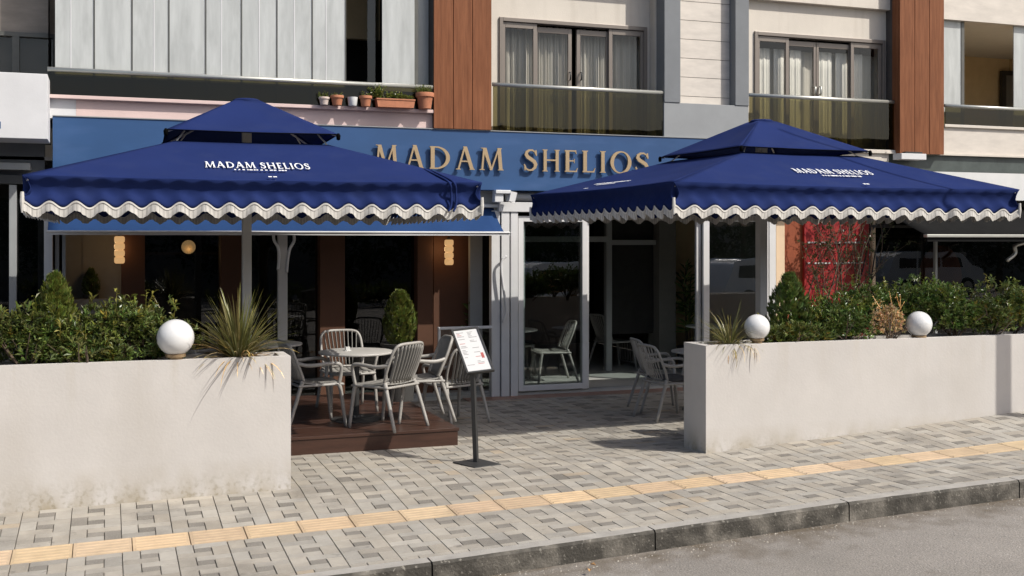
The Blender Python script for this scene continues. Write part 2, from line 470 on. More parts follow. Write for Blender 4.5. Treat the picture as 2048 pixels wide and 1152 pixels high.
def ground_z(x, y):
    if y <= 8.56:
        t = min(1, max(0, (y - 7.3) / 1.26)); return kz(x) * (1 - t) + tz(x) * t
    if y <= 9.58:
        t = (y - 8.56) / 1.02; return tz(x) * (1 - t) + pz(x) * t
    t = min(1, (y - 9.58) / 1.1)
    return pz(x) * (1 - t)


KY = 7.34           # kerb face
mb = MB()
mb.grid(lambda u, v: (-1500 + 3000 * u, -1500 + 3000 * v, -1.2), 2, 2)
struct(mb.obj("ground", M['road']))
mb = MB()
mb.grid(lambda u, v: (-60 + 120 * u, -7 + (KY + 7) * v, kz(-60 + 120 * u) * (0.35 + 0.65 * v) - 0.145 + 0.03 * math.sin(math.pi * v)), 240, 24)
struct(mb.obj("road", M['road'], smooth=True))
mb = MB()
mb.grid(lambda u, v: (-60 + 120 * u, KY + 0.1 + 8.5 * v, ground_z(-60 + 120 * u, KY + 0.1 + 8.5 * v) - 0.014), 240, 40)
struct(mb.obj("pavement", M['grout']))
mb = MB()
random.seed(4)
x = 3.75 - 1.68 * 14
kt = MB()
while x < 24:          # kerb stones, each with its own face and chamfered top edge
    x1 = x + 1.68
    n = 28
    for k in range(n):
        a, b = x + 0.006 + (1.668) * k / n, x + 0.006 + 1.668 * (k + 1) / n
        za, zb = kz(a), kz(b)
        def wr(x): return .007 * mnoise.noise(Vector((x * 9, 2, 0))) + .006 * mnoise.noise(Vector((x * 31, 5, 0)))
        oa, ob = (0 if k == 0 else wr(a)), (0 if k == n - 1 else wr(b))
        mb.quad((a, KY, za - .3), (b, KY, zb - .3), (b, KY + .004 + ob, zb - .018 - ob), (a, KY + .004 + oa, za - .018 - oa))
        mb.quad((a, KY + .004 + oa, za - .018 - oa), (b, KY + .004 + ob, zb - .018 - ob), (b, KY + .022 + ob, zb + .002), (a, KY + .022 + oa, za + .002))
        kt.quad((a, KY + .022 + oa, za + .002), (b, KY + .022 + ob, zb + .002), (b, KY + .135, zb + .003), (a, KY + .135, za + .003))
    mb.quad((x + .006, KY, kz(x) - .3), (x + .006, KY + .004, kz(x) - .018), (x + .006, KY + .022, kz(x) + .002), (x + .006, KY + .13, kz(x)), (x + .006, KY + .13, kz(x) - .3))
    mb.quad((x1 - .0, KY, kz(x1) - .3), (x1, KY + .13, kz(x1) - .3), (x1, KY + .13, kz(x1)), (x1, KY + .022, kz(x1) + .002), (x1, KY + .004, kz(x1) - .018))
    x = x1
kerb = struct(mb.obj("kerb", M['kerbface']))
kt.obj("kerb_top", M['kerbtop'], parent=kerb)


def paver(mb, x0, y0, x1, y1, c, g=0.0018, ch=0.0026, gy=0.0010):
    dz = random.uniform(-.0012, .0012)
    P = []
    for (x, y) in ((x0 + g, y0 + gy), (x1 - g, y0 + gy), (x1 - g, y1 - gy), (x0 + g, y1 - gy)):
        P.append((x, y, ground_z(x, y) + dz - .007))
    Q = []
    for (x, y) in ((x0 + g + ch, y0 + gy + ch), (x1 - g - ch, y0 + gy + ch), (x1 - g - ch, y1 - gy - ch), (x0 + g + ch, y1 - gy - ch)):
        Q.append((x, y, ground_z(x, y) + dz))
    mb.quad(*Q, c=c)
    for k in range(4):
        mb.quad(P[k], P[(k + 1) % 4], Q[(k + 1) % 4], Q[k], c=c)


def light():
    t = random.gauss(1.0, .075); w = random.uniform(-.02, .02)
    return (t + w, t, t - w * 1.4)


def dark():
    t = random.gauss(.62, .05)
    return (t, t * 1.0, t * 1.01)


TY0, TY1 = 8.405, 8.725
mb = MB()
SX, S = 0.36, 0.289; s3x, s3 = SX / 3, S / 3
random.seed(11)
def pave_rows(ya, yb, up):
    y = ya
    while (y < yb - .01) if up else (y > yb + .01):
        lo, hi = (y, y + S) if up else (y - S, y)
        for ix in range(-12, 36):
            x0 = ix * SX + 0.10
            cells = [((0, 0, 2, 1), 0), ((2, 0, 3, 2), 0), ((1, 2, 3, 3), 0), ((0, 1, 1, 3), 0), ((1, 1, 2, 2), 1)]
            for (a, b, c, d), dk in cells:
                X0, Y0, X1, Y1 = x0 + a * s3x, lo + b * s3, x0 + c * s3x, lo + d * s3
                Y0 = max(Y0, (KY + .137) if not up else Y0)
                if Y1 - Y0 < .02: continue
                if Y1 > yb and up: Y1 = yb
                if Y1 - Y0 < .02: continue
                if dk: col = dark()
                else:
                    col = light()
                    if random.random() < .035: col = dark()
                    elif random.random() < .02: col = (1.10, 1.0, .88)
                paver(mb, X0, Y0, X1, Y1, col)
        y += S if up else -S
pave_rows(TY1, 14.0, True)
pave_rows(TY0, KY + .137, False)
struct(mb.obj("pavers", M['paver']))
mb = MB()
for k in range(-10, 30):
    x0 = k * .40 + .17
    t = random.gauss(1, .06); c = (t * random.uniform(.99, 1.03), t, t * random.uniform(.93, 1.04))
    paver(mb, x0, TY0 + .004, x0 + .40, TY1 - .004, tuple(v * .92 for v in c), g=.002)
    for j in range(5):          # guiding ribs
        yy = TY0 + .035 + j * .0625
        P = [(x0 + .02, yy - .009), (x0 + .38, yy - .009), (x0 + .38, yy + .009), (x0 + .02, yy + .009)]
        low = [(a, b, ground_z(a, b) - .001) for a, b in P]
        top = [(a + (.006 if a < x0 + .2 else -.006), b + (.004 if b < yy else -.004), ground_z(a, b) + .0062) for a, b in P]
        mb.quad(*top, c=c)
        for q in range(4): mb.quad(low[q], low[(q + 1) % 4], top[(q + 1) % 4], top[q], c=c)
struct(mb.obj("tactile_paving", M['tactile']))
mb = MB()
for k in range(14):
    x0 = 4.45 + k * .33
    paver(mb, x0, 13.98, x0 + .33, 14.33, (random.uniform(.9, 1.1),) * 3)
struct(mb.obj("threshold_tiles", M['terrastrip']))

# ------------------------------------------------------------------ the apartment building (upper storey)
YU, YF = 14.15, 14.40
YR2, YR3 = 14.58, 14.36
TOP = 8.6
B = thing("apartment_building", "apartment block with cream walls, brown wood columns and glass balustrades above the shops", "building", (6, 18, 0))
ZF1, ZF0 = 3.552, 2.768       # fascia top and bottom
xl, xw1, xw1b = X_(108, YU), X_(868, YU), X_(983, YU)

# left glazed balcony: pink spandrel, ledge
mb = MB(); mb.box(X_(152, YU), YU + .06, ZF1 - .02, xw1 - .005, YU + .3, 3.758); mb.obj("pink_spandrel", M['pink'], B)
mb = MB(); mb.box(-.68, YU + .062, ZF1 - .02, X_(152, YU) - .002, YU + .3, 3.757); mb.obj("white_spandrel", M['white_render'], B)
mb = MB(); mb.box(-.68, YU - .02, 3.76, xw1 - .004, YU + .32, 3.802); mb.obj("ledge", M['pink'], B, bevel=.004)
# balcony floor, ceiling and dark room behind
def room(name, x0, x1, z0, z1, y0, y1, wallm, parent, ceilm=None, floorm=None, backm=None):
    m = MB()
    m.quad((x0, y1, z0), (x0, y0, z0), (x0, y0, z1), (x0, y1, z1)); m.obj(name + "_side", wallm, parent)
    m = MB(); m.quad((x1, y0, z0), (x1, y1, z0), (x1, y1, z1), (x1, y0, z1)); m.obj(name + "_side", wallm, parent)
    m = MB(); m.quad((x1, y1, z0), (x0, y1, z0), (x0, y1, z1), (x1, y1, z1)); m.obj(name + "_back", backm or wallm, parent)
    m = MB(); m.box(x0, y0, z1, x1, y1, z1 + .02); m.obj(name + "_ceiling", ceilm or wallm, parent)
    m = MB(); m.box(x0, y0, z0 - .02, x1, y1, z0); m.obj(name + "_floor", floorm or wallm, parent)
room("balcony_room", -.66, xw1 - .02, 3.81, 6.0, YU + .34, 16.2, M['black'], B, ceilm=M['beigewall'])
# beige lintel and door leaf seen through the gap
mb = MB(); mb.box(X_(690, 15.6), 15.6, Z_(718, 78, 15.6), X_(760, 15.6), 15.7, 6.0); mb.obj("inner_lintel", M['beigewall'], B)
# milky panels
edges = [108, 188, 264, 338, 412, 484, 555, 626, 693]
mb = MB(); mb.box(-.66, YU + .05, 3.81, xw1 - .02, YU + .11, Z_(480, 167, YU)); mb.obj("lower_track", M['edge'], B)
for k in range(8):
    x0, x1 = X_(edges[k], YU), X_(edges[k + 1], YU)
    g = MB(); g.box(x0 + .010, YU + .06, 3.84, x1 - .006, YU + .072, 6.2)
    p = g.obj("glass_panel", M['blind'], B)
    e = MB(); e.box(x1 - .006, YU + .052, 3.84, x1 + .006, YU + .085, 6.2); e.obj("edge_profile", M['edge'], p)
    if k % 2 == 0 or k > 4:
        c = MB(); xm = x0 + (x1 - x0) * random.uniform(.40, .60); c.box(xm - .006, YU + .057, 3.84, xm + .006, YU + .0598, 6.2); c.obj("seam", M['white_render'], p)
# stacked, slid-open leaves right of the gap
for (a, b, mt, dy, rot) in ((745, 768, 'shopglass', .30, 0), (768, 833, 'blind', .10, 0), (833, 841, 'edge', .12, 0), (841, 866, 'blind', .22, 0)):
    g = MB(); g.box(X_(a, YU), YU + dy, 3.84, X_(b, YU), YU + dy + .014, 6.2); g.obj("glass_panel", M[mt], B)
def balustrade(name, label, xa, ya, xb, yb, zbot, glassm, Y, posts=()):
    o = thing(name, label, "balustrade", (X_((xa + xb) / 2, Y), Y, zbot))
    x0, x1 = X_(xa, Y), X_(xb, Y)
    zt = (Z_(xa, ya, Y) + Z_(xb, yb, Y)) / 2
    m = MB(); m.box(x0 + .01, Y, zbot, x1 - .01, Y + .012, zt - .02); m.obj("glass_pane", glassm, o)
    m = MB(); m.tube([(x0, Y + .006, zt), (x1, Y + .006, zt)], .021, n=10, flat=(1, 1.3)); m.obj("handrail", M['rail'], o, smooth=True)
    for q in posts:
        xx = X_(q, Y)
        m = MB(); m.box(xx - .008, Y + .014, zbot, xx + .008, Y + .034, zt - .02); m.box(xx - .025, Y + .013, zt - .10, xx + .02, Y + .03, zt - .055)
        m.obj("clamp_post", M['edge'], o)
    return o
balustrade("glass_balustrade", "long smoked glass balustrade below the milky balcony panels, pots on its ledge", 95, 144, 866, 169, 3.803, M['olivedark'], YU - .005,
           posts=(188, 270, 345, 418, 484, 555, 626))

# wooden columns
def wooden_column(xa, xb, z0, Y, dep):
    x0, x1 = X_(xa, Y), X_(xb, Y)
    c = MB(); w = (x1 - x0) / 3
    for k in range(3):
        c.box(x0 + k * w + (.004 if k else 0), Y, z0, x0 + (k + 1) * w - (.004 if k < 2 else 0), Y + .03, TOP)
    o = c.obj("wood_column", M['wood'], B, bevel=.002)
    d = MB(); d.box(x0 + .003, Y + .026, z0 + .003, x1 - .003, Y + dep, TOP); d.obj("column_core", M['joint'], o)
    return o
wooden_column(868, 983, ZF1 + .012, YU - .03, .70)
wooden_column(1800, 1888, 3.42, 14.03, 1.0)
mb = MB(); x0 = X_(1800, 14.03); mb.box(x0 - .006, 14.05, 3.425, x0 + .004, 14.2, TOP); mb.obj("column_side", M['wood'], B)
mb = MB(); mb.box(X_(1790, YU) + .001, YU + .06, 3.48, x0 + .3, YR3 + .24, TOP); mb.obj("reveal", M['cream'], B)

# recessed bays with windows
def window(xa, xb, ya, yb, zbot, leaves, glassm, parent, YR):
    """sliding balcony window; leaves = list of (x0, x1, y-offset) in photo pixels"""
    Y = YR
    x0, x1 = X_(xa, Y), X_(xb, Y); zt = (Z_(xa, ya, Y) + Z_(xb, yb, Y)) / 2
    w = MB()
    w.box(x0, Y - .03, zbot, x0 + .05, Y + .10, zt); w.box(x1 - .05, Y - .03, zbot, x1, Y + .10, zt)
    w.box(x0 + .05, Y - .03, zt - .055, x1 - .05, Y + .10, zt)
    f = w.obj("window", M['taupe'], parent, bevel=.004)
    for (a, b, dy, dz) in leaves:
        p0, p1 = X_(a, Y), X_(b, Y)
        s = MB(); t = .055; z1 = zt - .06 - dz
        s.box(p0, Y + dy, zbot, p0 + t, Y + dy + .04, z1); s.box(p1 - t, Y + dy, zbot, p1, Y + dy + .04, z1)
        s.box(p0 + t, Y + dy, z1 - .075, p1 - t, Y + dy + .04, z1); s.box(p0 + t, Y + dy, zbot, p1 - t, Y + dy + .04, zbot + .09)
        s.obj("sash", M['taupe'], f, bevel=.003)
        g = MB(); g.box(p0 + t - .01, Y + dy + .016, zbot + .08, p1 - t + .01, Y + dy + .024, z1 - .065); g.obj("pane", glassm, f)
    return f, x0, x1, zt
def bay(x0, x1, wx0, wx1, wzt, YR):
    m = MB()
    m.box(x0, YR, 3.2, wx0, YR + .25, TOP); m.box(wx1, YR, 3.2, x1, YR + .25, TOP); m.box(wx0, YR, wzt, wx1, YR + .25, TOP)
    m.obj("bay_wall", M['cream'], B)
b2l, b2r = xw1b, X_(1327, YU)
f2, wx0, wx1, wzt = window(998, 1293, 36, 53, 3.25, [(1003, 1074, .0, 0), (1070, 1146, .045, .03), (1156, 1222, .045, .03), (1218, 1288, 0, 0)], M['glass'], B, YR2)
bay(b2l, b2r, wx0, wx1, wzt, YR2)
YR = YR2
for hx in (1141, 1163):
    h = MB(); hx_ = X_(hx, YR); zz = Z_(hx, 152, YR)
    h.tube([(hx_, YR + .03, zz - .055), (hx_, YR - .0, zz - .05), (hx_, YR - .0, zz + .05), (hx_, YR + .03, zz + .055)], .011, n=6); h.obj("handle", M['darkmetal'], f2, smooth=True)
b3l, b3r = X_(1498, YU), X_(1790, YU)
f3, w3x0, w3x1, w3zt = window(1508, 1769, 64, 80, 3.25, [(1513, 1578, 0, 0), (1574, 1637, .045, .03), (1635, 1707, .045, .03), (1702, 1763, 0, 0)], M['glass'], B, YR3)
bay(b3l, b3r, w3x0, w3x1, w3zt, YR3)
YR = YR3
for hx in (1631, 1642):
    h = MB(); hx_ = X_(hx, YR); zz = Z_(hx, 181, YR)
    h.tube([(hx_, YR + .03, zz - .06), (hx_, YR - .0, zz - .05), (hx_, YR - .0, zz + .05), (hx_, YR + .03, zz + .06)], .014, n=6); h.obj("handle", M['rail'], f3, smooth=True)
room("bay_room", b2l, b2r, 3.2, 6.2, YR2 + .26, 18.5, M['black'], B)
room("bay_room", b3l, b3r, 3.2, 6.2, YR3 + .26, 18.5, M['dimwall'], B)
# slabs above the recesses
for (x0, x1, zz, yy, yr) in ((b2l, b2r, 6.05, YU + .02, YR2), (b3l, b3r + .05, Z_(1650, 9, 14.26), 14.26, YR3)):
    m = MB(); m.box(x0 + .002, yy, zz, x1 - .002, yr - .002, TOP); m.obj("upper_slab", M['cream'], B)
# floors of the recesses
m = MB(); m.box(b2l + .002, YU + .04, 3.1, b2r - .002, YR2 - .002, 3.25); m.obj("balcony_floor", M['travertine'], B)
m = MB(); m.box(b3l + .002, YU - .02, 3.42, b3r - .002, YR3 - .002, 3.475); m.obj("balcony_floor", M['cream'], B, bevel=.004)
m = MB(); m.box(b3l - .2, YU + .02, 3.0, b3r - .1, YR3 - .002, 3.418); m.obj("floor_edge", M['cream'], B)
# reveal to the right of bay 2, grey pillars, stone cladding, grey panel
pa0, pa1, pb0, pb1 = X_(1329, YU), X_(1361, YU), X_(1471, YU), X_(1498, YU)
m = MB(); m.box(b2r + .001, YU + .25, 3.1, pa0 + .12, YR2 + .24, TOP); m.obj("reveal", M['cream'], B)
m = MB(); m.box(pa0, YU, 4.048, pa1, YU + .248, TOP); m.obj("grey_pillar", M['pillar'], B, bevel=.004)
m = MB(); m.box(pb0, YU, 4.048, pb1, YU + .7, TOP); m.obj("grey_pillar", M['pillar'], B, bevel=.004)
m = MB(); zz = 4.05
st = MB()
r = 0
while zz < TOP:          # courses of stone with open joints
    h = .272 if r else .12
    st.box(pa1 + .002, YU + .16, zz, pb0 - .002, YU + .3, zz + h - .007); zz += h; r += 1
so_ = st.obj("stone_cladding", M['travertine'], B, bevel=.002)
m = MB(); m.box(pa1 + .003, YU + .175, 4.05, pb0 - .003, YU + .34, TOP); m.obj("cladding_back", M['joint'], so_)
m = MB(); m.box(pa0, YU + .012, ZF1 + .006, pb1, YU + .3, 4.046); m.obj("grey_panel", M['panelgrey'], B, bevel=.004)
balustrade("glass_balustrade", "olive glass balustrade before the window with grey sheer curtains", 985, 170.5, 1327, 183.5, ZF1 + .006, M['olive'], YU + .03)
balustrade("glass_balustrade", "olive glass balustrade before the window with flat white curtains", 1498, 190.5, 1794, 203.5, 3.476, M['olive'], YU + .01)
# right bay: cream wall with an open glazed balcony
xr0 = X_(1888, YU)
XR1 = 16.5
m = MB(); m.box(xr0, YU + .02, Z_(1970, 44, YU), XR1, YU + .3, TOP); m.obj("upper_wall", M['travertine'], B)
m = MB(); m.box(xr0, YU + .02, 3.45, XR1, YU + .3, 3.86); m.obj("spandrel", M['travertine'], B)
m = MB(); m.box(xr0 + .001, YU - .02, 3.862, XR1, YU + .32, 3.905); m.obj("ledge", M['cream'], B, bevel=.004)
m = MB(); m.box(X_(1770, YU) + .0, YU + .03, 3.17, XR1, YU + .28, 3.42); m.obj("green_stone_band", M['greenstone'], B)
m = MB(); m.box(X_(1770, YU) + .0, YU - .03, 3.4205, XR1, YU + .3, 3.448); m.obj("drip_edge", M['cream'], B)
m = MB(); m.box(X_(1770, YU) + .4, YU + .025, 2.74, XR1, YU + .29, 3.168); m.obj("marble_band", M['marble'], B)
room("balcony_room", xr0 + .01, XR1, 3.86, 5.62, YU + .33, 17.3, M['beigewall'], B, ceilm=M['ceil'])
g = MB(); g.box(X_(1890, YU), YU + .1, 3.9, X_(1931, YU), YU + .115, 5.6); g.obj("glass_panel", M['blind'], B)
g = MB(); g.box(X_(1931, YU), YU + .09, 3.9, X_(1937, YU), YU + .13, 5.6); g.obj("edge_profile", M['edge'], B)
g = MB(); g.box(X_(2037, YU), YU + .1, 3.9, X_(2075, YU), YU + .115, 5.6); g.obj("glass_panel", M['blind'], B)
d = MB(); yb = 17.2; dx0, dx1, dz = X_(2003, yb), X_(2070, yb), Z_(2030, 143, yb)
d.box(dx0, yb - .03, 3.86, dx0 + .09, yb + .05, dz); d.box(dx1, yb - .03, 3.86, dx1 + .09, yb + .05, dz); d.box(dx0 + .09, yb - .03, dz - .09, dx1, yb + .05, dz)
do = d.obj("door", M['darkmetal'], B)
d = MB(); d.box(dx0 + .09, yb + .0, 3.86, dx1, yb + .03, dz - .09); d.obj("door_leaf", M['dimwall'], do)
balustrade("glass_balustrade", "smoked glass balustrade right of the second wood column, at the beige room", 1890, 213, 2110, 220, 3.906, M['olivedark'], YU + .005)
# far left bay: taupe stone and a window set back
m = MB()
zz = Z_(54, 66, 14.9); r = 0
while zz < TOP:
    for k in range(6):
        m.box(-6.6 + k * 1.0 + .33, 14.9, zz, -6.6 + (k + 1) * 1.0 + .325, 15.2, zz + .445)
    zz += .45; r += 1
m.obj("stone_cladding", M['brownstone'], B, bevel=.002)
m = MB(); m.box(-6.2, 15.0, 3.3, -.66, 15.25, zz); m.obj("cladding_back", M['joint'], B)
m = MB(); zt = Z_(54, 68, 14.9)
for (a, b) in ((-3.0, -2.9), (X_(25, 14.9), X_(39, 14.9)), (X_(106, 14.9), X_(112, 14.9))):
    m.box(a, 14.86, 3.5, b, 14.96, zt - .04)
m.box(-3.0, 14.855, zt - .04, X_(112, 14.9), 14.965, zt + .01)
wf = m.obj("window", M['edge'], B)
m = MB(); m.box(-3.0, 14.92, 3.5, X_(106, 14.9), 14.93, zt - .04); m.obj("pane", M['glass'], wf)
# body of the block
m = MB(); m.box(-6.5, 18.6, 2.9, XR1, 26, TOP); m.obj("main_volume", M['cream'], B)
m = MB(); m.box(-6.5, YU + .3, TOP, XR1, 26, TOP + .3); m.obj("roof", M['panelgrey'], B)
m = MB(); m.box(-6.5, 14.42, 3.05, XR1, 20, 3.09); m.obj("floor_slab", M['ceil'], B)

# curtains behind the windows
def curtain(label, xa, xb, Y, z0, z1, mt, waves, amp, seed, solid=0.006):
    rnd = random.Random(seed)
    ph = [rnd.uniform(0, 6.28) for _ in range(4)]
    x0, x1 = X_(xa, Y), X_(xb, Y)
    m = MB()
    def fn(u, v):
        q = u * waves * 2 * math.pi
        return (x0 + (x1 - x0) * u, Y + amp * (math.sin(q + ph[0]) + .6 * math.sin(q * 1.9 + ph[1] + v) + .3 * math.sin(q * 3.7 + ph[2])), z0 + (z1 - z0) * v)
    m.grid(fn, int(waves * 22), 6)
    return tag(m.obj("curtain", mt, smooth=True, solid=solid), label, "curtain")
curtain("grey sheer curtain hanging in deep folds behind the middle window, left of its gap", 1006, 1142, YR2 + .24, 3.26, 5.12, M['curtain'], 11, .022, 1)
curtain("grey sheer curtain hanging in deep folds behind the middle window, right of its gap", 1157, 1286, YR2 + .24, 3.26, 5.12, M['curtain'], 10, .022, 2)
for k, (a, b, where) in enumerate(((1512, 1539, "first from the left"), (1547, 1573, "second from the left"), (1579, 1602, "third from the left"), (1638, 1663, "third from the right"), (1671, 1697, "second from the right"), (1704, 1724, "first from the right"))):
    curtain("flat white curtain panel behind the right window, %s" % where, a, b, YR3 + .17, 3.26, 4.97, M['curtainw'], 2, .006, 10 + k)
curtain("wide grey sheer curtain behind the white panels of the right window", 1508, 1790, YR3 + .26, 3.26, 4.97, M['curtain'], 9, .010, 19)
curtain("grey curtain in the small dark window above the white sign", 40, 104, 15.15, 3.5, 5.0, M['curtain'], 5, .02, 30)

# ------------------------------------------------------------------ lettering
WK = 1.0
def _st(p, q, w0, w1=None):
    w1 = w0 if w1 is None else w1
    w0, w1 = w0 * WK, w1 * WK
    return [(p[0] - w0 / 2, p[1]), (p[0] + w0 / 2, p[1]), (q[0] + w1 / 2, q[1]), (q[0] - w1 / 2, q[1])]
def _bar(x0, x1, y0, y1): return [(x0, y0), (x1, y0), (x1, y1), (x0, y1)]
def _ring(cx, cy, rx, ry, tx, ty, a0, a1, n=26, tilt=0.0):
    out = []; tx, ty = tx * WK, ty * WK
    for k in range(n):
        qs = []
        for a in (a0 + (a1 - a0) * k / n, a0 + (a1 - a0) * (k + 1) / n):
            c, s = math.cos(a), math.sin(a); qs.append((c, s))
        def o(c, s): return (cx + rx * c, cy + ry * s)
        def i_(c, s):
            return (cx + (rx - tx) * c + tilt * s, cy + (ry - ty) * s)
        out.append([o(*qs[0]), o(*qs[1]), i_(*qs[1]), i_(*qs[0])])
    return out
def _path(pts, ws):
    n = len(pts); L, R = [], []; ws = [w * WK for w in ws]
    for k in range(n):
        a = pts[max(0, k - 1)]; b = pts[min(n - 1, k + 1)]
        tx, ty = b[0] - a[0], b[1] - a[1]; l = math.hypot(tx, ty) or 1
        nx, ny = -ty / l, tx / l
        L.append((pts[k][0] + nx * ws[k] / 2, pts[k][1] + ny * ws[k] / 2)); R.append((pts[k][0] - nx * ws[k] / 2, pts[k][1] - ny * ws[k] / 2))
    return [[R[k], R[k + 1], L[k + 1], L[k]] for k in range(n - 1)]
def _serif(x, y, w=.26, up=True):
    h = .045 * WK
    return [(x - w / 2, y), (x + w / 2, y), (x + w / 2 - .03, y + h), (x - w / 2 + .03, y + h)] if up else [(x - w / 2 + .03, y - h), (x + w / 2 - .03, y - h), (x + w / 2, y), (x - w / 2, y)]
SP = [(.50, .76), (.46, .88), (.35, .955), (.22, .945), (.12, .86), (.10, .74), (.17, .63), (.30, .54), (.43, .44), (.495, .31), (.46, .16), (.35, .055), (.20, .04), (.09, .11), (.045, .25)]
SW = [.05, .06, .075, .09, .12, .145, .16, .165, .16, .145, .12, .09, .075, .06, .05]
def make_glyphs(k):
    global WK
    WK = k
    return {
    'M': (1.12, [[_st((.13, 0), (.22, 1), .085)], [_st((.23, 1), (.545, .0), .19, .10)], [_st((.545, .0), (.89, 1), .07)], [_st((.98, 0), (.90, 1), .16)],
                 [_serif(.13, 0, .25)], [_serif(.98, 0, .28)], [[(.06, 1), (.30, 1), (.27, .955), (.12, .955)]], [[(.84, 1), (1.04, 1), (1.0, .955), (.86, .955)]]]),
    'A': (.88, [[_st((.12, 0), (.42, 1.03), .08)], [_st((.76, 0), (.43, 1.03), .175)], [_bar(.23, .62, .34, .40)], [_serif(.12, 0, .23)], [_serif(.76, 0, .26)]]),
    'D': (.90, [[_st((.17, 0), (.17, 1), .155)], _ring(.30, .5, .56, .5, .155, .06, -math.pi / 2, math.pi / 2), [_bar(.06, .31, .94, 1.0)], [_bar(.06, .31, 0, .06)]]),
    'S': (.58, [_path(SP, SW), [[(.50, .70), (.55, .70), (.53, .97), (.48, .94)]], [[(.00, .31), (.05, .31), (.07, .04), (.03, .02)]]]),
    'H': (.95, [[_st((.17, 0), (.17, 1), .155)], [_st((.78, 0), (.78, 1), .155)], [_bar(.22, .74, .485, .55)]] + [[_serif(a, b, .28, b == 0)] for a in (.17, .78) for b in (0, 1)]),
    'E': (.62, [[_st((.17, 0), (.17, 1), .155)], [_bar(.06, .55, .94, 1)], [_bar(.06, .58, 0, .06)], [_bar(.22, .48, .485, .54)], [[(.50, .94), (.55, .94), (.565, .83), (.545, .83)]], [[(.53, .06), (.58, .06), (.62, .19), (.60, .19)]], [_bar(.455, .48, .41, .61)]]),
    'L': (.62, [[_st((.17, 0), (.17, 1), .155)], [_bar(.06, .58, 0, .06)], [[(.53, .06), (.58, .06), (.62, .21), (.60, .21)]], [_serif(.17, 1, .28, False)]]),
    'I': (.34, [[_st((.17, 0), (.17, 1), .155)], [_serif(.17, 0, .28)], [_serif(.17, 1, .28, False)]]),
    'O': (.98, [_ring(.49, .5, .47, .525, .155, .06, 0, 2 * math.pi, 44, tilt=.03)]),
}
GLY = make_glyphs(1.0)
THIN = make_glyphs(0.62)
def glyph(mb, ch, fn, d0, d1, font=GLY):
    """fn(u, v, depth) maps glyph units to the place; strokes differ in depth by a hair"""
    k = 0
    for st in font[ch][1]:
        k += 1
        for p in st: mb.prism(p, fn, d0 - k * (d0 - d1) * .012, d1)
def printed_words(mbs, fn, total, gap=.12, space=.42):
    """MADAM SHELIOS set to a total width; fn takes (u along, v up)"""
    s = "MADAM SHELIOS"; w = 0
    for c in s: w += (space if c == ' ' else GLY[c][0] + gap)
    k = total / w; x = 0; mb = mbs[0]
    for c in s:
        if c == ' ': mb = mbs[1]
        if c != ' ':
            glyph(mb, c, (lambda u, v, d, x=x: fn((x + u) * k, v, d)), .004, .0005)
        x += space if c == ' ' else GLY[c][0] + gap

# ------------------------------------------------------------------ shop sign with raised letters
fx0, fx1 = X_(105, YU), 8.75
SG = thing("shop_sign", "long blue fascia with raised gold letters reading MADAM SHELIOS", "sign", ((fx0 + fx1) / 2, YU, ZF0))
m = MB(); m.box(fx0, YU, ZF0, fx1, YU + .24, ZF1); m.obj("fascia_panel", M['fascia'], SG, bevel=.006)
m = MB(); m.box(fx0 - .002, YU - .012, ZF1 - .001, fx1, YU + .03, ZF1 + .010); m.obj("top_flashing", M['panelgrey'], SG)
LP = [('M', 749, 797), ('A', 811, 849), ('D', 860, 900), ('A', 912, 950), ('M', 959, 1008), ('S', 1048, 1075), ('H', 1085, 1120), ('E', 1130, 1156), ('L', 1164, 1191), ('I', 1200, 1212), ('O', 1221, 1263), ('S', 1271, 1298)]
YL = YU - .058
zb_, zt_ = 3.03, 3.325
for ch, a, b in LP:
    x0, x1 = X_(a, YL), X_(b, YL)
    gl = MB()
    # fit the drawn glyph to its measured box
    us = [u for st in GLY[ch][1] for p in st for u, v in p]
    u0, u1 = min(us), max(us)
    k = (x1 - x0) / (u1 - u0)
    glyph(gl, ch, lambda u, v, d: (x0 + (u - u0) * k, YL + d, zb_ + v * (zt_ - zb_)), 0.0, .03)
    gl.obj("letter", M['gold'], SG)
pins = MB()

# ------------------------------------------------------------------ restaurant front
R = thing("restaurant_front", "white framed restaurant front with dark glass and rust brown piers under the blue sign", "shopfront", (4.3, YF, 0))
RX0, RX1 = X_(93, YF), X_(1550, YF)
# interior shell
m = MB(); m.box(RX0, YF - .06, -.3, RX1, 21, .028); struct(m.obj("restaurant_floor", M['tile']))
m = MB()
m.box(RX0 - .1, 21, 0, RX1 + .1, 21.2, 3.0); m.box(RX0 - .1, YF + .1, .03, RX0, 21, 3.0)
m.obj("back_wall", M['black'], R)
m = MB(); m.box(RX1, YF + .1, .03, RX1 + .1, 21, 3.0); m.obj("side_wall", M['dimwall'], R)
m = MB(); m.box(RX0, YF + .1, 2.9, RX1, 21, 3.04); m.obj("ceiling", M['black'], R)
# lintel above the glass (behind the awning and the sign)
m = MB(); m.box(RX0, YF - .05, 2.50, X_(998, YF), YF + .12, 2.9); m.obj("lintel", M['grey_frame'], R)
# rust-brown piers
Yp = 14.72
for a, b in ((243, 290), (442, 487), (640, 690), (835, 866)):
    m = MB(); m.box(X_(a, Yp), Yp, .03, X_(b, Yp), Yp + .35, 2.88); m.obj("pier", M['pier'], R, bevel=.005)
m = MB(); m.box(X_(867, 14.9), 14.9, .03, X_(940, 14.9), 15.2, 2.88); m.obj("pier", M['pier'], R, bevel=.005)
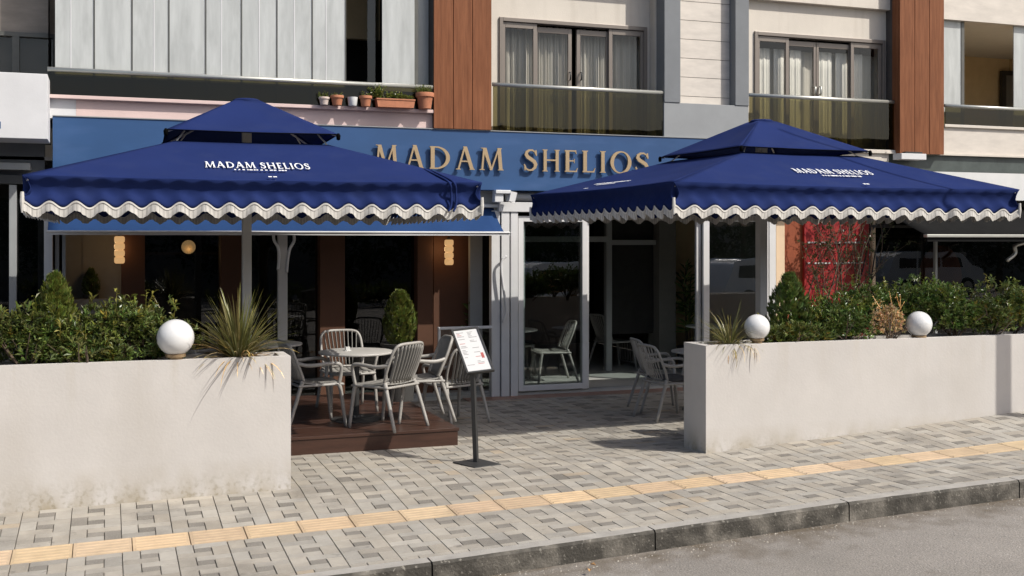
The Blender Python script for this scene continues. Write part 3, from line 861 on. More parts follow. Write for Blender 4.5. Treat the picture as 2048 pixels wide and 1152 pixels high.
# pale room wall at the left end, with a white cabinet ledge
m = MB(); m.box(X_(128, 15.3), 15.3, .03, X_(246, 15.3), 15.4, 2.88); m.box(X_(165, 15.3), 15.285, Z_(200, 612, 15.3), X_(238, 15.3), 15.3, Z_(200, 420, 15.3)); lw = m.obj("inner_wall", M['palewall'], R)
m = MB(); m.box(X_(148, 15.1), 15.0, .03, X_(244, 15.1), 15.28, Z_(200, 597, 15.1)); m.obj("ledge_cabinet", M['palewall'], R, bevel=.005)
m = MB(); m.box(X_(110, YF), YF + .02, .03, X_(118, YF), YF + .06, 2.5); m.box(X_(124, YF), YF + .02, .03, X_(131, YF), YF + .06, 2.5); m.obj("inner_mullion", M['grey_frame'], R)
# dark window wall further in, behind the piers
Yg = 14.9
for a, b in ((290, 442), (487, 640), (690, 835)):
    m = MB(); m.box(X_(a, Yg), Yg, .05, X_(b, Yg), Yg + .012, 2.85); m.obj("window_pane", M['shopglass'], R)
m = MB(); z = Z_(360, 507, 16.5); m.box(X_(290, 16.5), 16.5, z - .02, X_(440, 16.5), 16.55, z + .02); m.obj("inner_shelf", M['pier'], R)
# end posts
def post(a, b, Y, z0, z1, mt, dep=.09):
    q = MB(); q.box(X_(a, Y), Y, z0, X_(b, Y), Y + dep, z1); return q.obj("post", M[mt], R, bevel=.004)
post(88, 105, 14.33, 0, 2.62, 'white_frame', .14)
post(940, 965, 14.7, .03, 2.8, 'grey_frame', .08)
m = MB(); m.box(X_(963, 14.75), 14.75, .05, X_(985, 14.75), 14.76, 2.6); m.obj("window_pane", M['shopglass'], R)
post(983, 1000, 14.3, .0, 2.5, 'white_frame', .10)
post(1003, 1019, 14.28, .0, 2.52, 'white_frame', .10)
post(1022, 1036, 14.28, .0, 2.52, 'white_frame', .10)
# header, roller housing over the doors
m = MB(); m.box(X_(998, 14.26), 14.26, Z_(1080, 424, 14.26), 9.6, 14.5, Z_(1080, 405, 14.26)); m.obj("door_header", M['white_frame'], R, bevel=.004)
m = MB()
prof = [(14.36, 2.64), (14.30, 2.655), (14.28, 2.70), (14.31, 2.745), (14.40, 2.766)]
zb = Z_(1080, 404, 14.26)
for k in range(4):
    (ya, za), (yb_, zb2) = prof[k], prof[k + 1]
    m.quad((X_(1010, 14.3), ya, za), (9.6, ya, za), (9.6, yb_, zb2), (X_(1010, 14.3), yb_, zb2))
m.obj("roller_housing", M['white_frame'], R, smooth=True, solid=.004)
m = MB(); m.box(X_(960, 14.4), 14.40, 2.50, 9.6, 14.46, 2.80); m.obj("upper_frame", M['grey_frame'], R)
# sliding door leaf
def leaf(name, a, b, ya, yb, Y, mt, gl, wpx=9, parent=R, tint=None):
    x0, x1 = X_(a, Y), X_(b, Y); z1, z0 = Z_(a, ya, Y), max(.035, Z_(a, yb, Y)); w = .075
    q = MB(); q.box(x0, Y, z0, x0 + w, Y + .05, z1); q.box(x1 - w, Y, z0, x1, Y + .05, z1); q.box(x0 + w, Y, z1 - w, x1 - w, Y + .05, z1); q.box(x0 + w, Y, z0, x1 - w, Y + .05, z0 + w)
    o = q.obj(name, mt, parent, bevel=.004)
    q = MB(); q.box(x0 + w - .01, Y + .02, z0 + w - .01, x1 - w + .01, Y + .03, z1 - w + .01); q.obj("pane", gl, o)
    return o
leaf("sliding_door", 1037, 1175, 432, 783, 14.32, M['white_frame'], M['doorglass'])
post(1045, 1050, 14.40, .03, 2.42, 'white_frame', .05)
post(1163, 1178, 14.39, .03, 2.5, 'white_frame', .05)
leaf("sliding_door", 1393, 1540, 432, 783, 14.40, M['white_frame'], M['doorglass'])
post(1407, 1419, 14.34, .03, 2.5, 'white_frame', .05)
post(1528, 1537, 14.34, 0, 2.5, 'white_frame', .06)
post(1539, 1552, 14.34, 0, 2.5, 'white_frame', .06)
m = MB(); m.box(RX0 + .1, YF - .05, .03, X_(1003, YF), YF + .05, .075); m.box(X_(1175, YF), YF - .05, .0285, X_(1395, YF), YF + .06, .045); m.obj("floor_track", M['grey_frame'], R)
# what stands inside beyond the open door: an inner frame, a dark screen, a pillar, a beige wall
Yi = 16.3
m = MB(); m.box(X_(1213, Yi), Yi, .03, X_(1224, Yi), Yi + .1, 2.7); m.box(X_(1050, Yi), Yi, Z_(1200, 484, Yi), X_(1213, Yi) - .002, Yi + .08, Z_(1200, 473, Yi)); m.box(X_(1224, Yi) + .002, Yi, Z_(1260, 490, Yi), X_(1312, Yi), Yi + .08, Z_(1260, 480, Yi)); m.obj("inner_frame", M['grey_frame'], R)
m = MB(); m.box(X_(1224, Yi), Yi + .1, .6, X_(1312, Yi), Yi + .13, 2.4); m.obj("dark_screen", M['black'], R)
m = MB(); m.box(X_(1313, Yi), Yi - .1, .03, X_(1346, Yi), Yi + .3, 2.9); m.obj("inner_pillar", M['dimwall'], R)
m = MB(); m.box(X_(1347, 16.8), 16.8, .03, RX1 - .01, 16.9, 2.9); m.obj("inner_partition", M['beigewall'], R)

# lamps inside
def stacked_lamp(px, label, Y, top, bot):
    xx = X_(px, Y); z1, z0 = Z_(px, top, Y), Z_(px, bot, Y)
    o = thing("pendant_lamp", label, "lamp", (xx, Y, z0), group=None)
    h = (z1 - z0) / 4
    for k in range(4):
        q = MB(); r = .062
        q.lathe([(r * .72, 0), (r * .95, h * .15), (r, h * .5), (r * .95, h * .85), (r * .72, h * .97)], (xx, Y, z0 + k * h), 18); q.obj("glass_shade", M['amber'], o, smooth=True)
    q = MB(); q.tube([(xx, Y, z1), (xx, Y, z1 + .45)], .006, 6); q.lathe([(.02, 0), (.03, .02), (.0, .04)], (xx, Y, z1), 10); q.obj("cord", M['darkmetal'], o)
    return o
stacked_lamp(239, "stacked amber glass lamp hanging above the left hedge", 14.52, 472, 527)
stacked_lamp(898, "stacked amber glass lamp hanging on the rust pier by the doors", 14.52, 479, 530)
xx = X_(377, 15.6); zz = Z_(377, 494, 15.6)
GLB = thing("globe_pendant", "round glowing globe lamp in the dark window", "lamp", (xx, 15.6, zz))
q = MB(); r = .092; q.lathe([(r * math.sin(a), -r * math.cos(a)) for a in [math.pi * k / 14 for k in range(15)]], (xx, 15.6, zz), 24); q.obj("globe", M['bulb'], GLB, smooth=True)
q = MB(); q.tube([(xx, 15.6, zz + r), (xx, 15.6, 2.88)], .005, 6); q.obj("cord", M['darkmetal'], GLB)
for (px_, Y, z_, e) in ((230, 14.66, 2.02, 1.2), (890, 14.66, 1.98, 1.5), (377, 15.45, 1.95, 1.0)):
    l = bpy.data.lights.new("lamp_light", 'POINT'); l.energy = e; l.color = (1, .62, .3); l.shadow_soft_size = .06
    lo = bpy.data.objects.new("lamp_light", l); lo.location = (X_(px_, Y), Y, z_); COL.objects.link(lo)

# blue awning over the left windows
A = thing("shop_awning", "blue sloping window awning with white front bar beneath the sign", "awning", (2.1, YF, 2.5))
ax0, ax1 = X_(95, 13.9), 4.90
zf, zk = 2.20, 2.555
q = MB(); q.grid(lambda u, v: (ax0 + (ax1 - ax0) * u, 13.9 + .47 * v, zf + (zk - zf) * v - .03 * math.sin(math.pi * v)), 40, 8); q.obj("canopy", M['awnblue'], A, smooth=True, solid=.004)
q = MB(); q.box(ax0 - .01, 13.865, zf - .035, ax1 + .06, 13.91, zf + .012); q.tube([(ax0 - .01, 13.86, zf + .004), (ax1 + .06, 13.86, zf + .004)], .012, 8); q.obj("front_bar", M['white_frame'], A)
q = MB(); q.box(X_(940, 14.3), 14.3, zk - .01, X_(1000, 14.3), 14.39, zk + .03); q.box(ax0, 14.3, zk - .01, X_(940, 14.3) - .002, 14.385, zk + .028); q.obj("cassette", M['white_frame'], A)
px0 = (X_(556, 13.95), X_(575, 13.95))
q = MB(); q.box(px0[0], 13.95, 0, px0[1], 14.02, zf - .036); q.obj("support_post", M['pole'], A, bevel=.004)
def curl(pts, Y, r=.02):
    q = MB(); P = [at(a, b, Y) for a, b in pts]
    pp = []
    for k in range(len(P) - 1):
        p0, p1, p2, p3 = P[max(0, k - 1)], P[k], P[k + 1], P[min(len(P) - 1, k + 2)]
        for j in range(5):
            t = j / 5
            pp.append(.5 * ((2 * p1) + (-p0 + p2) * t + (2 * p0 - 5 * p1 + 4 * p2 - p3) * t * t + (-p0 + 3 * p1 - 3 * p2 + p3) * t ** 3))
    pp.append(P[-1])
    q.tube(pp, r, 8); return q
curl([(547, 467), (548, 480), (556, 495), (558, 515), (556, 540)], 13.95, .018).obj("bracket", M['white_frame'], A, smooth=True)
curl([(588, 467), (588, 482), (580, 497), (576, 515), (573, 545)], 13.95, .018).obj("bracket", M['white_frame'], A, smooth=True)
curl([(1013, 512), (1004, 522), (1003, 545), (1010, 600), (1012, 625), (1005, 645)], 14.22, .018).obj("bracket", M['white_frame'], A, smooth=True)

# awning mounting unit and lamp above the door
BR = thing("awning_bracket", "small white bracket housing under the sign, left of the doors", "bracket", at(1005, 404, 14.1))
q = MB(); q.pbox(990, 1007, 387, 404, 14.10, .12); q.obj("housing", M['white_frame'], BR, bevel=.006)
q = MB(); q.pbox(992, 1022, 380, 387, 14.07, .16); q.obj("cover_plate", M['white_frame'], BR, bevel=.006)
q = MB()
c0 = at(1021, 393, 14.06)
q.prism([(-.02, -.055), (.045, -.07), (.075, .045), (.005, .06)], lambda u, v, d: (c0.x + u, 14.03 + d, c0.z + v), 0, .12); q.obj("arm_joint", M['white_frame'], BR, bevel=.008)

# wall light under the second wood column
WL = thing("wall_light", "white slanted box lamp under the right wood column", "lamp", at(1828, 313, 13.95))
q = MB(); q.pbox(1803, 1853, 307, 319, 13.9, .2); q.obj("housing", M['white_render'], WL, bevel=.006)
q = MB(); q.pbox(1812, 1845, 303.5, 306.5, 13.95, .2); q.obj("mounting_plate", M['darkmetal'], WL)

# ------------------------------------------------------------------ neighbour on the left
NL = thing("neighbour_shop", "dark glass shop with grey post at the left edge, under a white sign", "shopfront", (-2.5, 14.4, 0))
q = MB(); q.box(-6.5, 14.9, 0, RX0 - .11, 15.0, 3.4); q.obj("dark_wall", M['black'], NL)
q = MB(); q.box(-6.5, 14.5, .1, RX0 - .02, 14.515, 2.6); q.obj("window_pane", M['shopglass'], NL)
q = MB(); q.box(X_(18, 14.3), 14.3, 0, X_(33, 14.3), 14.4, 2.75); q.obj("post", M['grey_frame'], NL, bevel=.004)
q = MB(); q.box(-6.5, 14.28, 2.76, RX0 - .02, 14.5, 2.86); q.obj("header", M['darkmetal'], NL)
q = MB(); q.box(-6.5, 14.2, 2.92, X_(60, 14.2), 14.5, 3.0); q.obj("upper_trim", M['grey_frame'], NL, bevel=.004)
q = MB(); q.box(-6.5, 14.42, 2.86, RX0 - .02, 14.52, 3.5); q.obj("upper_band", M['pillar'], NL)
ns0, ns1 = -3.4, X_(95, 13.6)
NS = thing("sign_board", "plain white sign box at the upper left edge", "sign", ((ns0 + ns1) / 2, 13.6, Z_(48, 277, 13.6)))
q = MB(); q.box(ns0, 13.6, Z_(48, 277, 13.6), ns1, 14.27, Z_(48, 146, 13.6)); q.obj("sign_face", M['white_render'], NS, bevel=.006)
q = MB(); q.pbox(-4, 1.5, 243, 257, 13.597, .003); q.obj("letter_edge", M['fascia'], NS)

# ------------------------------------------------------------------ neighbour on the right
NR = thing("neighbour_shop", "dark glass shop beside the red wall, right of the peach pier", "shopfront", (12.5, 14.4, 0))
q = MB(); q.box(X_(1551, YF), 14.38, 0, X_(1568, YF), 14.7, 2.75); q.obj("peach_pier", M['peach'], NR, bevel=.004)
q = MB(); q.box(X_(1568, 14.55), 14.55, 0, X_(1609, 14.55), 14.65, 2.75); q.obj("rust_wall", M['rust'], NR)
RW = MB()
rx0, rx1 = X_(1609, 14.5), X_(1738, 14.5)
RW.box(rx0, 14.5, 0, rx1, 14.66, 2.75)
q = RW.obj("red_wall", M['red'], NR)
dm = MB()
for zz in (Z_(1670, 485, 14.5), Z_(1670, 526, 14.5)):          # two rows of small raised tiles
    for k in range(18):
        if random.random() < .75:
            xa = rx0 + .05 + k * .06; dm.box(xa, 14.485, zz - .012, xa + .04, 14.499, zz + .012)
dm.obj("tile_row", M['marble'], q)
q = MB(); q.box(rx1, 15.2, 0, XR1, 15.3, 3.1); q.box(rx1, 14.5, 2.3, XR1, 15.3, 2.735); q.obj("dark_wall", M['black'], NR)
q = MB(); q.box(rx1 + .02, 14.62, .2, XR1, 14.632, 2.3); q.obj("window_pane", M['shopglass'], NR)
q = MB(); q.box(X_(1745, 14.45), 14.45, 0, X_(1751, 14.45), 14.5, 2.6); q.obj("post", M['peach'], NR)
q = MB(); q.box(X_(1871, 14.45), 14.45, 0, X_(1875, 14.45), 14.5, 2.3); q.obj("post", M['grey_frame'], NR)
q = MB(); q.box(X_(1838, 14.9), 14.9, 0, X_(1849, 14.9), 14.95, 2.1); q.obj("post", M['dimwall'], NR)  # upright bar standing in for a dim reflection in the shop glass
q = MB(); q.lathe([(.0, 0), (.42, .0), (.42, .02), (0, .02)], (0, 0, 0), 30)
disc = q.obj("rust_panel", M['rust'], NR, local=True); disc.location = Vector((X_(1880, 14.7), 14.7, 1.5)) - NR.location; disc.rotation_euler = (math.radians(90), 0, 0); disc.scale = (1, 1.25, 1)
q = MB(); q.box(rx1, 14.42, 2.3, XR1, 14.5, 2.34); q.obj("header", M['darkmetal'], NR)
AW = thing("shop_awning", "charcoal folding awning over the dark shop at the right edge", "awning", (13, 14.1, 2.2))
awx = X_(1852, 13.5)
za, zb_w = Z_(1950, 473, 13.5), 2.62
q = MB(); q.grid(lambda u, v: (awx - .25 * v + (XR1 - awx) * u, 13.5 + .9 * v, za + .02 + (zb_w - za) * v), 20, 4); q.obj("canopy", M['awngrey'], AW, smooth=True, solid=.004)
q = MB(); q.box(awx, 13.47, za - .075, XR1, 13.5, za - .012); q.obj("valance", M['awngrey'], AW)
q = MB(); q.box(awx - .03, 13.44, za - .012, XR1, 13.52, za + .03); q.obj("front_bar", M['rail'], AW, bevel=.005)
curl([(2046, 486), (2030, 492), (2030, 507), (2014, 521)], 13.9, .03).obj("folding_arm", M['rail'], AW, smooth=True)

# ------------------------------------------------------------------ planter walls
def planter(name, label, x0, x1, y0, y1, zt):
    o = thing(name, label, "planter", ((x0 + x1) / 2, (y0 + y1) / 2, 0))
    t = .085
    n = max(2, int((x1 - x0) / .25))
    q = MB()
    rnd = random.Random(3)
    def wall(ax, ay, bx, by, th, k):
        # wall slab from a to b, outer face on the left of the walking direction, base follows the pavement
        L = math.hypot(bx - ax, by - ay); dx, dy = (bx - ax) / L, (by - ay) / L; nx, ny = dy, -dx
        for i in range(k):
            pts = []
            for s in (i / k, (i + 1) / k):
                X, Y = ax + dx * L * s, ay + dy * L * s
                g = ground_z(X, Y) - .06
                pts.append(((X, Y, g), (X, Y, zt), (X - nx * th, Y - ny * th, zt), (X - nx * th, Y - ny * th, g)))
            a, b = pts
            q.quad(a[0], b[0], b[1], a[1]); q.quad(a[1], b[1], b[2], a[2]); q.quad(a[2], b[2], b[3], a[3])
            if i == 0: q.quad(a[0], a[1], a[2], a[3])
            if i == k - 1: q.quad(b[0], b[3], b[2], b[1])
    wall(x0, y0, x1, y0, t, n)
    wall(x1, y0 + t, x1, y1 - t, t, 2)
    wall(x1, y1, x0, y1, t, n)
    wall(x0, y1 - t, x0, y0 + t, t, 2)
    q.obj("shell", M['plaster'], o, bevel=.007)
    q = MB()
    q.grid(lambda u, v: (x0 + t + (x1 - x0 - 2 * t) * u, y0 + t + (y1 - y0 - 2 * t) * v, zt - .06 + .02 * mnoise.noise(Vector((u * 30, v * 5, 1)))), 60, 6)
    q.obj("soil", M['soil'], o, smooth=True)
    return o
PLX1 = 1.462
planter("planter_wall", "white plastered planter wall on the left, end beside the brown deck", -4.5, PLX1, 9.58, 10.02, 1.122)
PRX0 = 5.437
planter("planter_wall", "white plastered planter wall on the right, longer face with a post shadow", PRX0, 14.5, 9.58, 10.02, 1.083)

# globe lamps on the planter rims
def globe_lamp(px, cy, rad, by, label):
    Y = 9.68
    c = at(px, cy, Y); r = rad * (Y / (FW[1] + (px - 1024) / FPX * RI[1])) / FPX
    zb = 1.122 if px < 1000 else 1.083
    o = thing("globe_lamp", label, "lamp", (c.x, Y, zb), group="globe lamps on the planter walls")
    q = MB(); q.lathe([(max(.001, r * math.sin(a)), -r * math.cos(a)) for a in [math.pi * k / 28 for k in range(1, 29)]], (c.x, Y, c.z), 48); q.obj("globe", M['opal'], o, smooth=True)
    zg = c.z - r * .97
    q = MB(); q.lathe([(r * .40, zb - .004), (r * .40, zb + (zg - zb) * .55), (r * .36, zb + (zg - zb) * .6), (r * .55, zg - .012), (r * .56, zg + .012), (r * .5, zg + .016)], (c.x, Y, 0), 32); q.obj("collar", M['brass'], o, smooth='auto')
globe_lamp(351, 675, 36.5, 716, "white globe lamp on the left planter beside the sword-leaved plant")
globe_lamp(1514, 654, 25.5, 684, "white globe lamp on the right planter behind the grassy clump")
globe_lamp(1838, 648, 25.5, 680, "white globe lamp on the right planter among the hedge, beside the dry bush")

# ------------------------------------------------------------------ plants
def leaf(mb, p, d, up, L, W, c, fold=.25):
    d = d.normalized(); s = d.cross(up)
    s = s.normalized() if s.length > 1e-4 else d.orthogonal().normalized()
    n = s.cross(d)
    a = p; m = p + d * (L * .58); e = p + d * L - n * (L * .12)
    l = m + s * (W / 2) + n * (W * fold); r = m - s * (W / 2) + n * (W * fold)
    i = len(mb.v)
    mb.v += [tuple(a), tuple(r), tuple(e), tuple(l)]
    mb.f += [(i, i + 1, i + 2), (i, i + 2, i + 3)]; mb.c += [c, c]


def rnd_dir(rn):
    while True:
        v = Vector((rn.uniform(-1, 1), rn.uniform(-1, 1), rn.uniform(-1, 1)))
        if .05 < v.length < 1: return v.normalized()


def shrub(label, x, y, z, w, h, dp, n, seed, mt='leaf', L=.05, yellow=.03, group=None, name="hedge_shrub", cat="shrub", lobes=6, vis=None):
    """leafy bush: lobes of leaf whorls on twigs; rooted at (x, y, z)"""
    rn = random.Random(seed)
    o = thing(name, label, cat, (x, y, z), group=group)
    lb = []
    for k in range(lobes):
        a = 2 * math.pi * k / lobes + rn.uniform(-.5, .5)
        lb.append((Vector((math.cos(a) * w * .26 * rn.uniform(.6, 1.2), math.sin(a) * dp * .22, h * rn.uniform(.30, .70))), rn.uniform(.36, .52)))
    lb.append((Vector((0, 0, h * .52)), .5))
    q = MB(); tw = MB()
    for k in range(n):
        c, r = lb[rn.randrange(len(lb))]
        d = rnd_dir(rn)
        if d.z < -.55 : d.z *= .4
        if d.y > .3 and rn.random() < .5: d.y = -d.y
        rr = r * (.72 + .36 * rn.random() + .25 * mnoise.noise(d * 2.3 + Vector((seed, 0, 0))))
        if rn.random() < .25: rr *= rn.uniform(.45, .85)
        p = Vector((x, y, z)) + c + Vector((d.x * w * .62 * rr, d.y * dp * .62 * rr, d.z * h * .72 * rr))
        if y > 9 and p.y < 9.67: p.y = 9.67 + rn.uniform(0, .06)
        if p.z < z + .0: p.z = z + rn.uniform(0, .06)
        axis = (d + Vector((0, 0, .75)) + rnd_dir(rn) * .45).normalized()
        yl = rn.random() < yellow
        b = rn.gauss(1, .20) * (1.0 + .25 * mnoise.noise(p * 4.0))
        col = (1.9 * b, 1.25 * b, .8 * b) if yl else (b * rn.uniform(.85, 1.2), b, b * rn.uniform(.75, 1.1))
        base = p - axis * L * .9
        m = rn.randint(6, 9)
        a0 = rn.uniform(0, 6.28); u = axis.orthogonal().normalized(); v = axis.cross(u)
        for j in range(m):
            a = a0 + 2 * math.pi * j / m * 1.0
            tilt = rn.uniform(.45, 1.1) if j < m - 2 else .25
            dd = (axis * math.cos(tilt) + (u * math.cos(a) + v * math.sin(a)) * math.sin(tilt))
            leaf(q, base + axis * L * .55 * (j / m), dd, axis, L * rn.uniform(.7, 1.2), L * rn.uniform(.28, .42), tuple(t * rn.uniform(.85, 1.15) for t in col))
    for k in range(9 if L < .1 else 0):          # stray shoots above the clipped outline
        s = Vector((x + rn.uniform(-.42, .42) * w, y + rn.uniform(-.1, .25) * dp, z + h * rn.uniform(.62, .86)))
        d = (Vector((0, 0, 1)) + rnd_dir(rn) * .55).normalized(); l = rn.uniform(.08, .17)
        t = rn.uniform(.9, 1.5); cc = (t * rn.uniform(.9, 1.5), t, t * .7)
        q.tube([s, s + d * l], [.0035, .0015], 4, c=cc)
        for j in range(9):
            leaf(q, s + d * l * (j + 1) / 9, (d * .55 + rnd_dir(rn)).normalized(), d, L * rn.uniform(.6, 1.1), L * .33, cc)
    q.obj("foliage", M[mt], o)
    for k in range(14):
        c, r = lb[rn.randrange(len(lb))]
        e = Vector((x, y, z)) + c + rnd_dir(rn) * min(w, h) * .2
        s = Vector((x + rn.uniform(-.01, .01), y + rn.uniform(-.01, .01), z - .03))
        tw.tube([s, (s + e) / 2 + rnd_dir(rn) * .03, e], [.009, .006, .003], 5)
    tw.obj("stem", M['bark'], o)
    return o


def conifer(label, x, y, z, w, h, n, seed, parent=None, mt='cypress', name="dwarf_conifer", group=None, egg=False):
    rn = random.Random(seed)
    o = parent or thing(name, label, "conifer", (x, y, z), group=group)
    q = MB()
    def prof(t):          # egg-shaped outline, pointed on top
        if egg: return math.sin(math.pi * min(1, t * .86 + .12)) ** .62 * (1 - .10 * t)
        return (math.sin(math.pi * min(1, (t * .80 + .17))) ** .85) * (1 - .28 * t)
    for k in range(n):
        t = rn.random() ** .85
        a = rn.uniform(0, 2 * math.pi)
        R = w / 2 * prof(t) * (1 + .14 * mnoise.noise(Vector((math.cos(a) * 1.7, math.sin(a) * 1.7, t * 4 + seed))) )
        R *= (1 - .45 * rn.random() ** 3)
        p = Vector((x + R * math.cos(a), y + R * math.sin(a), z + h * t * .95))
        out = Vector((math.cos(a), math.sin(a), 0))
        axis = (out * .55 + Vector((0, 0, 1.0)) + rnd_dir(rn) * .30).normalized()
        side = axis.cross(out); side = side.normalized() if side.length > .01 else axis.orthogonal()
        b = rn.gauss(1, .2) * (1 + .3 * mnoise.noise(p * 6))
        col = (b * rn.uniform(.9, 1.2), b, b * .9)
        s = rn.uniform(.8, 1.25) * .062 * max(.62, min(1, w / .45))
        for j in range(7):          # flat fan of scale-leaf sprays
            f = (j - 3) / 3
            dd = (axis + side * f * .75 + out * rn.uniform(-.1, .25)).normalized()
            leaf(q, p - axis * s * .5 + axis * s * .3 * rn.random(), dd, out, s * (1.1 - .3 * abs(f)), s * .23, tuple(c * rn.uniform(.85, 1.15) for c in col), fold=.1)
    q.obj("foliage", M[mt], o)
    t_ = MB(); t_.tube([(x, y, z - .08), (x + .01, y, z + h * .35), (x, y, z + h * .85)], [.02, .015, .004], 6); t_.obj("trunk", M['bark'], o)
    return o


def blade_clump(label, x, y, z, n, Lm, spread, seed, wid=.012, droop=.5, name="sword_leaf_plant", cat="plant", dryness=.25, tintlow=True):
    rn = random.Random(seed)
    o = thing(name, label, cat, (x, y, z))
    q, dq = MB(), MB()
    for k in range(n):
        a = rn.uniform(0, 2 * math.pi)
        lean = rn.uniform(.04, 1.0) ** .8 * spread * rn.uniform(.8, 1.1)
        L = Lm * rn.uniform(.55, 1.08) * (1 - .2 * lean)
        dr = rn.random() < dryness
        if dr: lean = rn.uniform(.7, 1.35) * spread; L *= .85
        out = Vector((math.cos(a), math.sin(a), 0))
        p = Vector((x, y, z)) + out * rn.uniform(.0, .07) + Vector((0, 0, -.02))
        seg = 7; pts = []
        ang = lean
        for s in range(seg + 1):
            pts.append(p.copy())
            d = Vector((0, 0, 1)) * math.cos(ang) + out * math.sin(ang)
            p += d * (L / seg); ang += droop * (.16 + .16 * s / seg) * (.4 + lean) * (1.7 if dr else 1)
        sd = Vector((-out.y, out.x, 0))
        tw_ = rn.uniform(-.5, .5)
        b = rn.gauss(1, .16)
        col = (b * rn.uniform(.9, 1.25), b, b * rn.uniform(.7, 1.0))
        tgt = dq if dr else q
        i = len(tgt.v); W = wid * rn.uniform(.7, 1.2)
        for s, pt in enumerate(pts):
            t = s / seg; w = W * (1 - t ** 2.2) * (.75 + .5 * min(t * 3, 1)) + .0006
            sv = (sd + out * tw_ * t).normalized()
            tgt.v += [tuple(pt - sv * w / 2 + Vector((0, 0, .15 * w))), tuple(pt), tuple(pt + sv * w / 2 + Vector((0, 0, .15 * w)))]
        for s in range(seg):
            t = s / seg; cc = tuple(c * (1.0 + (.5 if t > .8 else 0) * (1 if j < 2 else .2)) for j, c in enumerate(col))
            for j in (0, 1):
                tgt.f.append((i + s * 3 + j, i + s * 3 + j + 1, i + s * 3 + j + 4, i + s * 3 + j + 3)); tgt.c.append(cc)
    q.obj("blades", M['blade'], o)
    if dq.v: dq.obj("dry_blades", M['dry'], o)
    return o

HG = "hedge shrubs in the left planter"
def sx(px, py_top, py_bot, Y, wpx): 
    d = Y / (FW[1] + (px - 1024) / FPX * RI[1])
    c = at(px, py_bot, Y); t = at(px, py_top, Y)
    return c.x, c.z, wpx * d / FPX, t.z - c.z
left_sh = [
    (-45, 640, 735, 9.80, 150, "glossy green shrub cut by the left edge, left end of the left hedge", .06),
    (52, 622, 738, 9.74, 165, "glossy green shrub in front of the cone-shaped conifer, left part of the left hedge", .03),
    (170, 672, 735, 9.68, 170, "low green shrub with some yellow sprigs, centre front of the left hedge", .09),
    (200, 608, 730, 9.84, 175, "upright green shrub just right of the cone-shaped conifer in the left hedge", .04),
    (292, 606, 726, 9.92, 135, "tallest bushy green shrub directly behind the left globe lamp", .02),
]
for k, (px, t, b, Y, w, lab, yl) in enumerate(left_sh):
    x, z, W, H_ = sx(px, t, b, Y, w)
    shrub(lab, x, Y, z - .02, W * 1.25, H_ * 1.16, .55, 520 if k else 320, 20 + k, L=.062, yellow=yl, group=HG)
x, z, W, H_ = sx(110, 548, 720, 9.93, 100)
conifer("bright green cone-shaped conifer rising behind the left hedge", x, 9.92, z, W, H_ * 1.05, 900, 5)
x = X_(478, 9.78)
blade_clump("large spiky sword-leaved plant at the right end of the left planter", x, 9.80, 1.09, 330, .66, 1.0, 8, wid=.015, droop=.35, dryness=.22)
x = X_(1458, 9.78)
blade_clump("small dry grassy clump at the near end of the right planter", x, 9.76, 1.05, 260, .50, 1.15, 9, wid=.009, droop=.7, dryness=.4, name="grass_clump")
HR = "hedge shrubs in the right planter"
right_sh = [
    (1592, 640, 682, 9.72, 130, "yellow-flecked low shrub beside the globe lamp behind the grassy clump", .16, 'leaf', 300),
    (1690, 612, 682, 9.72, 130, "dark green shrub left of the dry bush, front of the right hedge", .03, 'leafdark', 300),
    (1755, 575, 682, 10.02, 170, "dark green shrub standing behind the dry bush", .02, 'leafdark', 300),
    (1650, 592, 682, 10.00, 130, "dark green shrub below the red wall, right of the dark conifer", .04, 'leafdark', 260),
    (1850, 575, 682, 9.98, 150, "dark green shrub standing behind the right globe lamp", .03, 'leafdark', 300),
    (1910, 580, 680, 9.80, 140, "dark green shrub just right of the right globe lamp", .04, 'leafdark', 320),
    (1985, 612, 680, 9.74, 130, "orange-flecked shrub left of the post shadow, front of the right hedge", .14, 'leaf', 300),
    (2028, 576, 678, 9.95, 140, "tall green shrub at the right edge of the photo, behind the orange-flecked one", .08, 'leaf', 300),
    (2110, 585, 678, 9.80, 150, "green shrub cut by the right edge, right end of the hedge", .05, 'leafdark', 200),
]
for k, (px, t, b, Y, w, lab, yl, mt_, n) in enumerate(right_sh):
    x, z, W, H_ = sx(px, t, b, Y, w)
    shrub(lab, x, Y, 1.05, W * 1.3, (H_ + .0) * 1.16, .58, int(n * 1.8), 40 + k, mt=mt_, L=.052, yellow=yl, group=HR)
x, z, W, H_ = sx(1577, 545, 682, 10.0, 88)
conifer("dark pointed conifer at the near end of the right hedge", x, 9.98, 1.05, W * 1.1, H_ * 1.03, 750, 15, mt='leafdark')
x, z, W, H_ = sx(1776, 612, 682, 9.70, 74)
shrub("dry beige bush in the middle of the right hedge", x, 9.67, 1.05, W * 1.15, H_ * 1.2, .34, 520, 77, mt='dry', L=.030, yellow=0, name="dry_bush", lobes=5)

